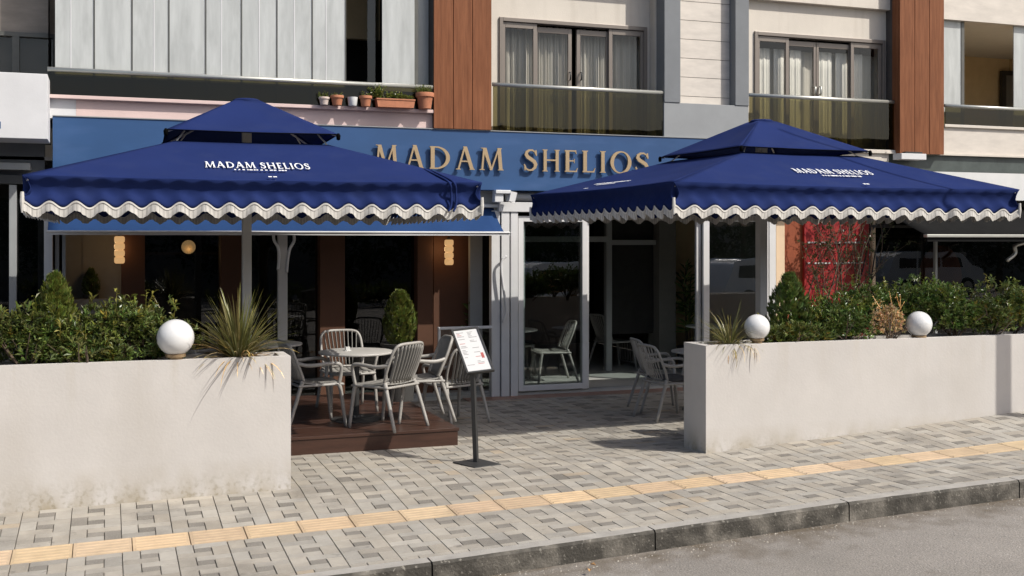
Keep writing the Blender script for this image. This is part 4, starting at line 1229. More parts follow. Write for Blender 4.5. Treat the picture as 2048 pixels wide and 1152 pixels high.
# ------------------------------------------------------------------ parasols
def parasol(label, cx, cy, W, Dp, rot, zin, ztop, zdrop, zap, h2, z2, pole_w, seed, text_rows, waves=19):
    """square two-tier parasol: W x Dp canopy; ztop eave, zap apex of the small top tier"""
    o = thing("parasol", label, "parasol", (cx, cy, 0), rot, group="navy parasols before the restaurant")
    rn = random.Random(seed)
    hx, hy = W / 2, Dp / 2
    hv = h2 - .09
    sides = [((-1, -1), (1, -1)), ((1, -1), (1, 1)), ((1, 1), (-1, 1)), ((-1, 1), (-1, -1))]
    q = MB()
    for a, b in sides:
        def fn(u, v):
            ax_, ay_ = a[0] + (b[0] - a[0]) * u, a[1] + (b[1] - a[1]) * u
            X = ax_ * (hx * (1 - v) + hv * v); Y = ay_ * (hy * (1 - v) + hv * v)
            sag = -.035 * math.sin(math.pi * v) * (1 - abs(2 * u - 1) ** 2 * 1.0) - .018 * math.sin(math.pi * u) * (1 - v)
            wr = .006 * mnoise.noise(Vector((X * 2.2, Y * 2.2, seed))) * (1 - abs(2 * u - 1))
            return (X, Y, ztop + (zin - ztop) * v + sag + wr)
        q.grid(fn, 40, 16)
    q.obj("canopy", M['navy'], o, smooth='auto', solid=.004, local=True)
    q = MB()
    for k, (a, b) in enumerate(sides):
        def f2(u, v):
            ax_, ay_ = a[0] + (b[0] - a[0]) * u, a[1] + (b[1] - a[1]) * u
            r = h2 * (1 - v) + .115 * v
            sag = -.03 * math.sin(math.pi * v) * (1 - abs(2 * u - 1) ** 2)
            return (ax_ * r, ay_ * r, z2 + (zap - z2) * v + sag)
        q.grid(f2, 20, 10)
    q.obj("top_canopy", M['navy'], o, smooth='auto', solid=.004, local=True)
    q = MB(); q.lathe([(.10, 0), (.135, .004), (.135, .022), (.11, .034), (.04, .04)], (0, 0, zap - .012), 28); q.obj("top_cap", M['navy'], o, smooth='auto', local=True)
    q = MB()
    for (a, b) in sides:
        q.tube([(a[0] * h2, a[1] * h2, z2 + .002), ((a[0] + b[0]) / 2 * h2, (a[1] + b[1]) / 2 * h2, z2 - .006), (b[0] * h2, b[1] * h2, z2 + .002)], .0055, 6)
        q.lathe([(.005, -.055), (.018, -.05), (.022, -.01), (.010, .012)], (a[0] * h2, a[1] * h2, z2), 10)
    q.obj("white_piping", M['fringe'], o, smooth=True, local=True)
    # valance of navy cloth and a wavy cream fringe below it
    q = MB(); fr = MB()
    for k, (a, b) in enumerate(sides):
        nrm = Vector(((a[0] + b[0]) / 2, (a[1] + b[1]) / 2, 0)).normalized()
        N = waves * 18
        def pos(u):
            return Vector(((a[0] + (b[0] - a[0]) * u) * hx, (a[1] + (b[1] - a[1]) * u) * hy, 0))
        def edge(u):
            w = waves + .0
            return ztop - zdrop + .082 + .027 * math.cos(2 * math.pi * w * u) * 1.0 + .006 * mnoise.noise(Vector((u * 9, k, seed)))
        def bil(u, v):
            w1 = .024 * mnoise.noise(Vector((u * 7, k * 3.0, seed))) * v + .012 * math.sin(2 * math.pi * waves * u + .8) * v ** 2
            tuck = -.050 * math.sin(math.pi * min(1, v * 1.15)) ** .8 + .010 * math.sin(3 * math.pi * v) * v
            z_t = ztop - .018 * math.sin(math.pi * u)
            return pos(u) + nrm * (w1 - .02 * v + tuck) + Vector((0, 0, z_t + (edge(u) - z_t) * v))
        q.grid(lambda u, v: bil(u, v), N, 6)
        i0 = len(fr.v)
        for c in range(N + 1):
            u = c / N
            p = bil(u, 1.0) + nrm * .006
            tl = .078 + .005 * rn.uniform(-1, 1)
            for r, dz in enumerate((.004, -.010, -.014, -tl)):
                off = .008 if r in (0, 1) else .002
                pp = p + nrm * (off + (.010 * math.sin(2 * math.pi * waves * u + 1.6) if r == 3 else 0)) + Vector((0, 0, dz))
                fr.v.append(tuple(pp))
        for c in range(N):
            t = 1.0 if c % 3 else .78
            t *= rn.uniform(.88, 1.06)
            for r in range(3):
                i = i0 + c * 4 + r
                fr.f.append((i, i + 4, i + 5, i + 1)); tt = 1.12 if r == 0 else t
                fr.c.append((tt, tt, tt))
        e = pos(0) + Vector((0, 0, ztop - zdrop + .15))
        fr.tube([e + Vector((0, 0, .03)), e + Vector((0, 0, -.05)), e + Vector((0, 0, -.135))], [.012, .016, .006], 8, c=(1, 1, 1))
    q.obj("valance", M['navy'], o, smooth=True, solid=.003, local=True)
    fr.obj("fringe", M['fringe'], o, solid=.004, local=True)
    # frame
    q = MB(); q.box(-pole_w / 2, -pole_w / 2, 0, pole_w / 2, pole_w / 2, zap - .05); q.obj("pole", M['pole'], o, bevel=.008, local=True)
    q = MB(); q.box(-.35, -.35, .0, .35, .35, .05); q.box(-.09, -.09, .05, .09, .09, .16); q.obj("base", M['darkmetal'], o, bevel=.01, local=True)
    q = MB(); q.box(-.075, -.075, zin - .42, .075, .075, zin - .30); q.obj("slide_collar", M['pole'], o, bevel=.006, local=True)
    for sx_, sy_ in ((-1, -1), (0, -1), (1, -1), (1, 0), (1, 1), (0, 1), (-1, 1), (-1, 0)):
        e = Vector((sx_ * (hx - .03), sy_ * (hy - .03), ztop - .035)); s = Vector((sx_ * .07, sy_ * .07, zin + .02))
        q = MB(); q.tube([s, e], .012, 6); m_ = s.lerp(e, .5); q.tube([Vector((sx_ * .07, sy_ * .07, zin - .36)), m_], .009, 6)
        q.obj("rib", M['pole'], o, local=True)
    for sx_, sy_ in ((-1, -1), (1, -1), (1, 1), (-1, 1)):
        q = MB(); q.tube([(sx_ * .06, sy_ * .06, zap - .05), (sx_ * (h2 - .02), sy_ * (h2 - .02), z2 - .01)], .010, 6)
        q.tube([(sx_ * (h2 * .7), sy_ * h2 * .7, z2 + (zap - z2) * .28), (sx_ * hv, sy_ * hv, zin - .01)], .008, 6)
        q.obj("top_rib", M['pole'], o, local=True)
    # words printed on the sloping faces
    for (side, uc, vc, width, cap, small) in text_rows:
        a, b = sides[side]
        nrm = Vector(((a[0] + b[0]) / 2, (a[1] + b[1]) / 2, 0)).normalized()
        al = Vector((b[0] - a[0], b[1] - a[1], 0)).normalized()
        h_ = hy if side in (0, 2) else hx
        slope = (zin - ztop) / (h_ - hv)
        def place(s, r, d):
            return al * s + nrm * (h_ - r) + Vector((0, 0, ztop + slope * r - .036 * math.sin(math.pi * min(1, r / (h_ - hv))) + .010 + d))
        qa, qb = MB(), MB()
        printed_words((qa, qb), lambda u, v, d: place(uc + u - width / 2, vc + v * cap, d), width)
        qa.obj('printed_word', M['letterwhite'], o, local=True); qb.obj('printed_word', M['letterwhite'], o, local=True); q = MB()
        rn2 = random.Random(3)
        xx = -width * .24
        while xx < width * .24:
            l = rn2.uniform(.012, .03); q.prism([(0, 0), (l, 0), (l, .03), (0, .03)], lambda u, v, d, xx=xx: place(uc + xx + u, vc - .085 + v, d), .003, .0005); xx += l + rn2.choice((.006, .008, .02))
        for s_ in (-.03, .012):
            q.prism([(0, 0), (.03, 0), (.03, .03), (0, .03)], lambda u, v, d: place(uc + .07 + s_ + u, .03 + v, d), .003, .0005)
        q.obj("printed_line", M['letterwhite'], o, local=True)
    return o


def spline_(pts, n=6):
    P = [Vector(p) for p in pts]; out = []; m = len(P)
    for k in range(m - 1):
        p0, p1, p2, p3 = P[max(0, k - 1)], P[k], P[k + 1], P[min(m - 1, k + 2)]
        for j in range(n):
            t = j / n
            out.append(.5 * ((2 * p1) + (-p0 + p2) * t + (2 * p0 - 5 * p1 + 4 * p2 - p3) * t * t + (-p0 + 3 * p1 - 3 * p2 + p3) * t ** 3))
    return out + [P[-1]]
LW, LY0 = 3.84, 9.74
lcx = (X_(38, LY0) + X_(962, LY0)) / 2 + .06
P1 = parasol("navy two-tier parasol with cream fringe above the left planter and deck", lcx, LY0 + LW / 2, LW, LW, math.radians(-1.6), Z_(500, 286, LY0 + LW / 2 - .68),
             2.625, .315, Z_(497, 203, LY0 + LW / 2), .80, Z_(500, 264, LY0 + LW / 2 - .8), .092, 1, [(0, -.02, .40, .93, .20, 1)], waves=19)
RW_, RY0, RD = 4.50, 9.90, 3.50
rcx = (X_(1350, RY0) + X_(2046, RY0)) / 2 - .09
P2 = parasol("navy two-tier parasol with cream fringe above the right planter, bolder in the sun", rcx, RY0 + RD / 2, RW_, RD, math.radians(2.8), Z_(1570, 308, RY0 + RD / 2 - .75),
             2.675, .335, Z_(1507, 243, RY0 + RD / 2), .88, Z_(1540, 296, RY0 + RD / 2 - .86), .105, 2, [(0, .05, .42, 1.05, .125, 1), (3, -.35, .40, .85, .05, 1)], waves=19)
for dx_ in (0, .045):          # strap bundled round the right corner of the left canopy
    q = MB(); hy_ = LW / 2; u0 = LW / 2 - .34 + dx_
    zi = Z_(500, 286, LY0 + LW / 2 - .68); sl_ = (zi - 2.625) / (hy_ - .71)
    q.tube(spline_([(u0 - .10, -hy_ + .42, 2.625 + sl_ * .42 - .005), (u0 - .03, -hy_ + .18, 2.625 + sl_ * .18 + .004), (u0 + .03, -hy_ - .006, 2.618), (u0 + .055, -hy_ + .02, 2.53), (u0 + .05, -hy_ + .0, 2.42), (u0 + .02, -hy_ - .02, 2.36)]), .011, 6)
    q.obj("tie_strap", M['navy'], P1, smooth=True, local=True)

# ------------------------------------------------------------------ deck
dk = [gpt(583, 912, 0), gpt(920, 890, 0)]
DY = 11.045; DX0, DX1, DZ = -.9, 3.40, .178
D = thing("wooden_deck", "low dark brown wooden deck with four chairs and a round table", "deck", ((DX0 + DX1) / 2, DY + 1.3, 0))
q = MB(); nb = 22; dy = (14.0 - DY) / nb
for k in range(nb):
    q.box(DX0, DY + k * dy + .002, DZ - .03, DX1, DY + (k + 1) * dy - .003, DZ + random.uniform(-.0008, .0008))
q.obj("boards", M['deckwood'], D, bevel=.002)
q = MB(); q.box(DX0 + .01, DY + .012, .0, DX1 - .012, DY + .04, DZ - .034); q.box(DX1 - .04, DY + .042, .0, DX1 - .013, 14.0, DZ - .034); q.obj("riser", M['deckwood'], D)

# ------------------------------------------------------------------ cafe furniture
def spline(pts, n=6, closed=False):
    P = [Vector(p) for p in pts]; out = []; m = len(P)
    rng = range(m) if closed else range(m - 1)
    for k in rng:
        if closed: p0, p1, p2, p3 = P[k - 1], P[k], P[(k + 1) % m], P[(k + 2) % m]
        else: p0, p1, p2, p3 = P[max(0, k - 1)], P[k], P[k + 1], P[min(m - 1, k + 2)]
        for j in range(n):
            t = j / n
            out.append(.5 * ((2 * p1) + (-p0 + p2) * t + (2 * p0 - 5 * p1 + 4 * p2 - p3) * t * t + (-p0 + 3 * p1 - 3 * p2 + p3) * t ** 3))
    if not closed: out.append(P[-1])
    return out


def chair(label, style, loc, rot, group=None, cushion=False):
    """faces local +Y; style 'slat' (broad slats, arms), 'spindle' (rods, arms), 'side' (rods, no arms)"""
    o = thing("cafe_chair", label, "chair", loc, rot, group=group)
    sh, w, d, H_ = .45, .50, .46, .87
    hw = w / 2
    # seat: shallow dished slab with rounded corners, split in slats
    q = MB()
    ns = 7
    for k in range(ns):
        x0 = -hw + w * k / ns + .004; x1 = -hw + w * (k + 1) / ns - .004
        def fn(u, v):
            x = x0 + (x1 - x0) * u; y = -d / 2 + d * v
            z = sh + .012 * (abs(x) / hw) ** 2 - .018 * math.sin(math.pi * v) + (.012 * (1 - v) ** 3) - (.02 * max(0, v - .9) * 10) ** 1
            return (x, y * (1 - .06 * (abs(x) / hw) ** 4), z)
        q.grid(fn, 2, 10)
    q.obj("seat", M['chairback'], o, smooth=True, solid=.014, local=True)
    q = MB()
    fr_ = [(-hw, -d / 2 + .03, sh - .015), (-hw, d / 2 - .06, sh - .012), (-hw + .06, d / 2, sh - .018), (hw - .06, d / 2, sh - .018), (hw, d / 2 - .06, sh - .012), (hw, -d / 2 + .03, sh - .015), (hw - .04, -d / 2 - .01, sh - .015), (-hw + .04, -d / 2 - .01, sh - .015)]
    q.tube(spline(fr_, 4, True), .014, 8, closed=True); q.obj("seat_frame", M['chair'], o, smooth=True, local=True)
    # back
    by = -d / 2; lean = .15
    def bp(x, t):          # point on the curved back plane, t 0..1 from seat to top
        zz = sh + .03 + t * (H_ - sh - .03); yy = by + .01 - lean * t ** 1.25 - .02 * math.sin(math.pi * t) + .045 * (x / hw) ** 2
        return Vector((x, yy, zz))
    bw = hw - .01
    loop = [bp(-bw * .92, 0), bp(-bw, .3), bp(-bw * 1.0, .65), bp(-bw * .93, .88), bp(-bw * .70, 1.0), bp(0, 1.02), bp(bw * .70, 1.0), bp(bw * .93, .88), bp(bw, .65), bp(bw, .3), bp(bw * .92, 0)]
    q = MB(); lp = spline(loop, 5); q.tube(lp, .016, 8)
    q.tube([bp(-bw * .92, .0), bp(0, .0), bp(bw * .92, .0)], .012, 8); q.obj("back_frame", M['chair'], o, smooth=True, local=True)
    q = MB()
    nsl = 9 if style == 'slat' else 8
    for k in range(nsl):
        f = -1 + 2 * (k + .5) / nsl
        x = bw * .9 * f
        t1 = 1.0 - .11 * abs(f) ** 4
        pts = [bp(x * (.80 + .2 * t), t * t1) for t in [j / 8 for j in range(9)]]
        if style == 'slat': q.tube(pts, .0205, 8, flat=(1, .30))
        else: q.tube(pts, .0072, 6)
    q.obj("backrest", M['chairback'] if style == 'slat' else M['chair'], o, smooth=True, local=True)
    # legs: splayed and tapering
    for sx_ in (-1, 1):
        q = MB(); q.tube(spline([(sx_ * (hw - .012), d / 2 - .05, sh - .015), (sx_ * (hw + .0), d / 2 - .03, sh - .10), (sx_ * (hw + .015), d / 2 + .015, 0)], 4), [.024, .024, .023, .022, .021, .020, .019, .018, .017], 8); q.obj("leg", M['chair'], o, smooth=True, local=True)
        q = MB(); q.tube(spline([(sx_ * (hw - .02), -d / 2 + .03, sh + .03), (sx_ * (hw - .005), -d / 2 - .01, sh - .08), (sx_ * (hw + .02), -d / 2 - .13, 0)], 4), [.024, .024, .023, .022, .021, .020, .019, .018, .017], 8); q.obj("leg", M['chair'], o, smooth=True, local=True)
    if style != 'side':
        for sx_ in (-1, 1):
            q = MB()
            s0 = bp(sx_ * bw, .48)
            pts = spline([s0, (sx_ * (hw + .028), by + .10, sh + .195), (sx_ * (hw + .04), d / 2 - .13, sh + .21), (sx_ * (hw + .035), d / 2 - .045, sh + .185), (sx_ * (hw + .012), d / 2 - .035, sh + .10), (sx_ * (hw - .004), d / 2 - .05, sh - .01)], 5)
            q.tube(pts, .0165, 8, flat=(1.0, 1.2)); q.obj("armrest", M['chair'], o, smooth=True, local=True)
    else:
        q = MB()
        for k in range(6):
            x = -hw + .05 + (w - .1) * k / 5
            q.tube([(x, d / 2 - .02, sh - .02), (x * 1.02, d / 2 + .0, .10)], .005, 6)
        q.tube([(-hw, d / 2 + .0, .10), (hw, d / 2 + .0, .10)], .007, 6)
        q.obj("front_rods", M['chair'], o, smooth=True, local=True)
    if cushion:
        q = MB(); q.box(-hw + .03, -d / 2 + .02, sh + .006, hw - .03, d / 2 - .04, sh + .045); q.obj("seat_pad", M['cushion'], o, bevel=.014, local=True)
    return o


def rotz(fx, fy): return math.atan2(-fx, fy)       # local +Y towards (fx, fy)
TG = "grey slatted armchairs on the deck"
tc_ = gpt(718, 838, DZ)
def sit(x, y, z=DZ): return (x, y, z)
chair("grey slatted armchair at the left of the deck table, beside the planter end", 'slat', sit(2.055, 11.78), rotz(1, .10), TG)
chair("grey slatted armchair at the front of the deck table, its back to the street", 'slat', sit(2.70, 11.40), rotz(-.75, 1), TG)
chair("grey slatted armchair at the right of the deck table, facing left", 'slat', sit(3.13, 11.72), rotz(-1, .05), TG)
chair("grey slatted armchair behind the deck table, facing the street", 'slat', sit(2.57, 12.62), rotz(.08, -1), TG)
def table(label, loc, r, h, top='tabletop', base=.27):
    o = thing("round_table", label, "table", loc)
    q = MB(); q.lathe([(.01, h - .03), (r * .9, h - .03), (r, h - .022), (r + .003, h - .012), (r, h - .003), (r - .01, h), (.01, h)], (0, 0, 0), 40); q.obj("table_top", M[top], o, smooth='auto', local=True)
    q = MB(); q.lathe([(.034, .02), (.034, h - .03)], (0, 0, 0), 14); q.lathe([(.10, h - .04), (.10, h - .031)], (0, 0, 0), 14); q.obj("column", M['darkmetal'], o, smooth='auto', local=True)
    q = MB(); q.lathe([(base, 0), (base, .008), (base - .02, .016), (.06, .028), (.05, .05)], (0, 0, 0), 32); q.obj("foot", M['darkmetal'], o, smooth='auto', local=True)
    return o
table("round grey table on the deck among four slatted armchairs", (2.52, 11.95, DZ), .40, .735)
q = MB(); x_, y_ = 2.44, 12.02
for k in range(4):
    q.box(x_ + k * .012 - .02, y_ - .03 + k * .004, DZ + .7355, x_ + k * .012 - .012, y_ + .03, DZ + .775)
q.box(x_ - .03, y_ - .03, DZ + .735, x_ + .035, y_ + .03, DZ + .741)
tag(q.obj("sachet_holder", M['pot_white']), "small white sachet holder on the round deck table", "sachet holder")
table("round grey table in shade on the deck behind the left chair", (1.72, 13.2, DZ), .42, .735)
chair("grey slatted armchair turned away, left of the shaded table, half hidden by the planter", 'slat', (1.15, 13.15, DZ), rotz(1, .1), "shaded chairs on the deck")
# outdoor set on the right
chair("spindle-back armchair with dark cushion, nearest the right planter", 'spindle', (6.28, 11.88, 0), rotz(1, .05), "spindle armchairs by the right planter", cushion=True)
chair("spindle-back armchair without cushion in view, behind the cushioned one near the open door", 'spindle', (6.50, 12.55, 0), rotz(1, -.15), "spindle armchairs by the right planter")
table("round grey table half hidden by the right planter", (6.98, 12.35, 0), .40, .735)
# inside
FZ = .028
IG = "spindle side chairs inside the restaurant"
p = gpt(1113, 766, FZ)
chair("white spindle side chair behind the door glass, seen from its side", 'side', (p.x, p.y + .25, FZ), rotz(-1, .12), IG)
chair("white spindle side chair behind the door glass, left of the one in profile", 'side', (5.98, 16.55, FZ), rotz(.15, -1), IG)
table("round white table behind the door glass", (5.72, 16.0, FZ), .42, .735, 'pot_white')
p = gpt(1243, 737, FZ)
chair("spindle side chair in the dark room seen through the open door", 'side', (p.x - .05, p.y + .15, FZ), rotz(1, .1), IG)
table("round table in the dark room, against the inner screen", (8.75, 17.2, FZ), .42, .735, 'pot_white')
chair("spindle side chair by the plant at the beige inner wall", 'side', (9.35, 16.35, FZ), rotz(-.5, -1), IG)
table("round table before the beige inner wall", (8.95, 15.6, FZ), .40, .735, 'pot_white')

# potted conifer on the deck
pc = at(800, 700, 13.2)
PC = thing("potted_conifer", "clipped egg-shaped conifer in a charcoal pot on the deck", "potted tree", (pc.x, 13.2, DZ))
zt_ = Z_(800, 686, 13.2)
q = MB(); q.lathe([(.16, DZ), (.215, zt_ - .03), (.235, zt_ - .03), (.24, zt_), (.20, zt_), (.19, zt_ - .04), (.01, zt_ - .045)], (pc.x, 13.2, 0), 28); q.obj("pot", M['pot_dark'], PC, smooth='auto')
hh = Z_(800, 577, 13.2) - zt_
conifer("", pc.x, 13.2, zt_ - .02, .40, hh * 1.02, 1100, 33, parent=PC, egg=True)
# dark conifer at the left window and plants in the room
x_ = X_(182, 15.12); z_ = Z_(182, 597, 15.12)
IC = thing("potted_conifer", "dark conifer standing on the ledge inside the left window", "potted tree", (x_, 15.12, z_))
q = MB(); q.lathe([(.09, z_), (.10, z_ + .05), (.01, z_ + .05)], (x_, 15.12, 0), 16); q.obj("pot", M['pot_dark'], IC)
conifer("", x_, 15.12, z_ + .04, .24, Z_(182, 542, 15.12) - z_, 420, 36, parent=IC, mt='leafdark')
def palm(label, px, Y, ptop, pbot, seed, n=46):
    x = X_(px, Y); zt = Z_(px, ptop, Y); zb = FZ
    rn = random.Random(seed)
    o = thing("potted_plant", label, "plant", (x, Y, zb))
    q = MB(); q.lathe([(.15, zb), (.19, zb + .35), (.20, zb + .36), (.17, zb + .36), (.01, zb + .33)], (x, Y, 0), 20); q.obj("pot", M['pot_dark'], o, smooth='auto')
    q = MB(); st = MB()
    for s in range(4):
        bx = Vector((x + rn.uniform(-.05, .05), Y + rn.uniform(-.05, .05), zb + .3)); tp = Vector((x + rn.uniform(-.12, .12), Y + rn.uniform(-.1, .1), zb + .3 + (zt - zb - .45) * rn.uniform(.4, 1)))
        st.tube([bx, (bx + tp) / 2 + rnd_dir(rn) * .03, tp], [.014, .011, .008], 6)
        for k in range(n // 4):
            p_ = bx.lerp(tp, rn.uniform(.45, 1)); d = rnd_dir(rn); d.z = abs(d.z) * .8 + .1
            leaf_ = rn.uniform(.16, .30)
            leaf(q, p_, d, Vector((0, 0, 1)), leaf_, leaf_ * .18, (rn.uniform(.8, 1.3),) * 3, fold=.2)
    q.obj("foliage", M['leafdark'], o); st.obj("stem", M['bark'], o)
palm("leafy dark plant at the beige inner wall beyond the open door", 1376, 16.2, 505, 690, 4, 120)
palm("dark spiky plant inside the glass left of the doors", 938, 14.95, 540, 690, 7, 90)
# low glass windbreak with white top rail behind the menu stand
yy = 13.75
WB = thing("glass_screen", "low glass screen with white top rail behind the menu stand", "screen", (X_(930, yy), yy, 0))
xa, xb = X_(876, yy), X_(984, yy); zt2 = Z_(930, 656, yy)
q = MB(); q.box(xa, yy - .03, zt2 - .012, xb, yy + .03, zt2 + .02); q.obj("top_rail", M['white_frame'], WB, bevel=.004)
q = MB(); q.box(xa, yy - .02, .0, xa + .03, yy + .02, zt2 - .013); q.obj("end_post", M['white_frame'], WB, bevel=.003)
q = MB(); q.box(xa + .03, yy - .005, .05, xb, yy + .005, zt2 - .012); q.obj("pane", M['glass'], WB)
chair("grey slatted armchair behind the menu stand, seen past the right deck chair", 'slat', (3.78, 12.55, 0.0), rotz(-.35, 1), "shaded chairs on the deck")

# ------------------------------------------------------------------ menu stand
ms = gpt(952, 926, ground_z(3.28, 10.1))
MS = thing("menu_stand", "black menu stand with tilted white menu on the paving by the deck", "menu stand", (ms.x, ms.y, ground_z(ms.x, ms.y)))
g0 = ground_z(ms.x, ms.y)
corn = [gpt(905, 926, g0), gpt(950, 937.5, g0), gpt(1003, 930, g0), gpt(955, 918.5, g0)]
cc_ = sum(corn, Vector()) / 4
q = MB()
for k, (s, z0, z1) in enumerate(((1, .002, .011),)):
    lo = [cc_ + (c - cc_) * s + Vector((0, 0, z0)) for c in corn]; hi = [cc_ + (c - cc_) * (s - .015) + Vector((0, 0, z1)) for c in corn]
    q.quad(*hi)
    for j in range(4): q.quad(lo[j], lo[(j + 1) % 4], hi[(j + 1) % 4], hi[j])
q.obj("foot_plate", M['darkmetal'], MS)
pt = at(945, 748, ms.y)
q = MB(); q.tube([(ms.x, ms.y, g0 + .008), (pt.x + .005, ms.y + .01, pt.z + .04)], .028, 4, flat=(1, 1)); q.obj("pole", M['darkmetal'], MS)
BL, BR_ = at(934, 748, ms.y - .03), at(989, 741, ms.y - .07)
wv = (BR_ - BL)
hv_ = Vector((-.085, .40, .375))
hv_ = hv_ - wv * (hv_.dot(wv) / wv.length_squared) * .45
nv = wv.cross(hv_).normalized()
def brd(u, v, d): return BL + wv * u + hv_ * v + nv * d
q = MB()
t_ = .065; tv = t_ * wv.length / hv_.length
for (u0, v0, u1, v1) in ((0, 0, 1, tv), (0, 1 - tv, 1, 1), (0, tv, t_, 1 - tv), (1 - t_, tv, 1, 1 - tv)):
    q.prism([(u0, v0), (u1, v0), (u1, v1), (u0, v1)], brd, .012, -.02)
q.prism([(t_, tv), (1 - t_, tv), (1 - t_, 1 - tv), (t_, 1 - tv)], brd, -.006, -.018)
bf = q.obj("board_frame", M['darkmetal'], MS)
q = MB(); e_ = t_ + .006; ev = tv + .006
q.prism([(e_, ev), (1 - e_, ev), (1 - e_, 1 - ev), (e_, 1 - ev)], brd, .003, -.004); sheet = q.obj("menu_sheet", M['paper'], MS)
rn = random.Random(6)
q, qr = MB(), MB()
for col_ in range(2):
    v = .90
    while v > .12:
        u = .13 + col_ * .40
        l = rn.uniform(.10, .30)
        tgt = qr if rn.random() < .16 else q
        if rn.random() < .75:
            tgt.prism([(u, v), (u + l, v), (u + l, v + .010), (u, v + .010)], brd, .0042, .0032)
        v -= rn.choice((.03, .03, .03, .07))
qr.prism([(.74, .30), (.84, .30), (.84, .42), (.74, .42)], brd, .0042, .0032)
q.obj("print", M['print'], sheet); qr.obj("print", M['printred'], sheet)

# ------------------------------------------------------------------ flower pots on the balcony ledge
PG = "flower pots on the balcony ledge"
def pot(px, top, bot, wtop, mt, label, plant=None, seed=0, lip=True):
    Y = YU - .0 + .03
    zb = 3.803; x = X_(px, Y - .06)
    d = Y / (FW[1] + (px - 1024) / FPX * RI[1]); r = wtop / 2 * d / FPX; h = (bot - top) * d / FPX
    y = YU - .02 + .002
    y = YU + .055 - .0
    o = thing("flower_pot", label, "flower pot", (x, 14.07, zb), group=PG)
    c = (x, 14.07 + .0, zb)
    q = MB()
    if lip: prof = [(r * .66, 0), (r * .84, h * .68), (r * .86, h * .72), (r * .98, h * .74), (r, h * .95), (r * .97, h), (r * .84, h), (r * .80, h * .85), (.004, h * .83)]
    else: prof = [(r * .72, 0), (r * .80, h * .06), (r * .97, h * .9), (r, h), (r * .9, h), (r * .85, h * .85), (.004, h * .84)]
    q.lathe(prof, c, 24); q.obj("pot", M[mt], o, smooth='auto')
    rn = random.Random(seed)
    if plant:
        q = MB(); kind, n, hh, sp = plant
        for k in range(n):
            base = Vector(c) + Vector((rn.uniform(-.7, .7) * r, rn.uniform(-.5, .5) * r, h * .82))
            dirn = (Vector((rn.uniform(-1, 1) * sp, rn.uniform(-.6, .6) * sp, 1))).normalized()
            L = hh * rn.uniform(.5, 1)
            for j in range(6):
                p = base + dirn * L * (j + 1) / 6
                for s in range(2):
                    leaf(q, p, (dirn * .7 + rnd_dir(rn)).normalized(), dirn, kind * rn.uniform(.7, 1.2), kind * .42, (rn.uniform(.9, 1.7), rn.uniform(.9, 1.4), .8))
            q.tube([base, base + dirn * L], .002, 4, c=(.8, .9, .6))
        q.obj("foliage", M['leaf'], o)
    return o
pot(646.5, 190, 205, 22, 'pot_faded', "faded pale pot with small succulent, first from the left on the ledge", (.025, 9, .09, .7), 1)
pot(672.5, 187.5, 206.5, 27, 'pot_terra', "small terracotta pot with low green sprigs beside the faded pot", (.022, 10, .07, 1.2), 2)
pot(703.5, 190.5, 207.5, 20.5, 'pot_white', "plain white pot without visible plant on the balcony ledge", None, 3, lip=False)
pot(729.5, 187, 207.5, 26, 'pot_terra', "small terracotta pot with yellowish sprigs beside the white pot", (.028, 9, .08, .9), 4)
pot(847.5, 180, 211.5, 37, 'pot_terra', "largest terracotta pot with dense green bush beside the wood column", (.024, 60, .14, .55), 5)
# trough with plants
x0, x1 = X_(752, 14.05), X_(828, 14.05); zb = 3.803; ht = .105
T = thing("flower_trough", "long terracotta trough with scattered green plants on the ledge", "flower box", ((x0 + x1) / 2, 14.07, zb))
q = MB()
q.prism([(x0 + .02, 0), (x1 - .02, 0), (x1 - .004, ht - .02), (x0 + .004, ht - .02)], lambda u, v, d: (u, 14.0 + d, zb + v), 0, .13)
q.box(x0 - .006, 13.992, zb + ht - .0195, x1 + .006, 14.138, zb + ht); q.obj("trough", M['pot_terra'], T, bevel=.004)
q = MB(); q.box(x0 + .012, 14.01, zb + ht + .0005, x1 - .012, 14.12, zb + ht + .006); q.obj("soil", M['soil'], T)
q = MB(); rn = random.Random(12)
for (cx_, n, hh, sp) in ((x0 + .04, 26, .20, .9), (x0 + .16, 10, .09, .8), (x0 + .27, 10, .10, .6), (x0 + .36, 12, .11, .7), (x1 - .05, 6, .05, .8)):
    for k in range(n):
        base = Vector((cx_ + rn.uniform(-.03, .03), 14.07 + rn.uniform(-.03, .03), zb + ht))
        dirn = Vector((rn.uniform(-1, .6) * sp, rn.uniform(-.4, .4), 1)).normalized(); L = hh * rn.uniform(.5, 1)
        for j in range(6):
            for s in range(2): leaf(q, base + dirn * L * (j + 1) / 6, (dirn * .6 + rnd_dir(rn)).normalized(), dirn, .03 * rn.uniform(.7, 1.2), .013, (rn.uniform(1.2, 2.0), rn.uniform(1.1, 1.7), .8))
        q.tube([base, base + dirn * L], .002, 4, c=(.8, .9, .6))
q.obj("foliage", M['leaf'], T)

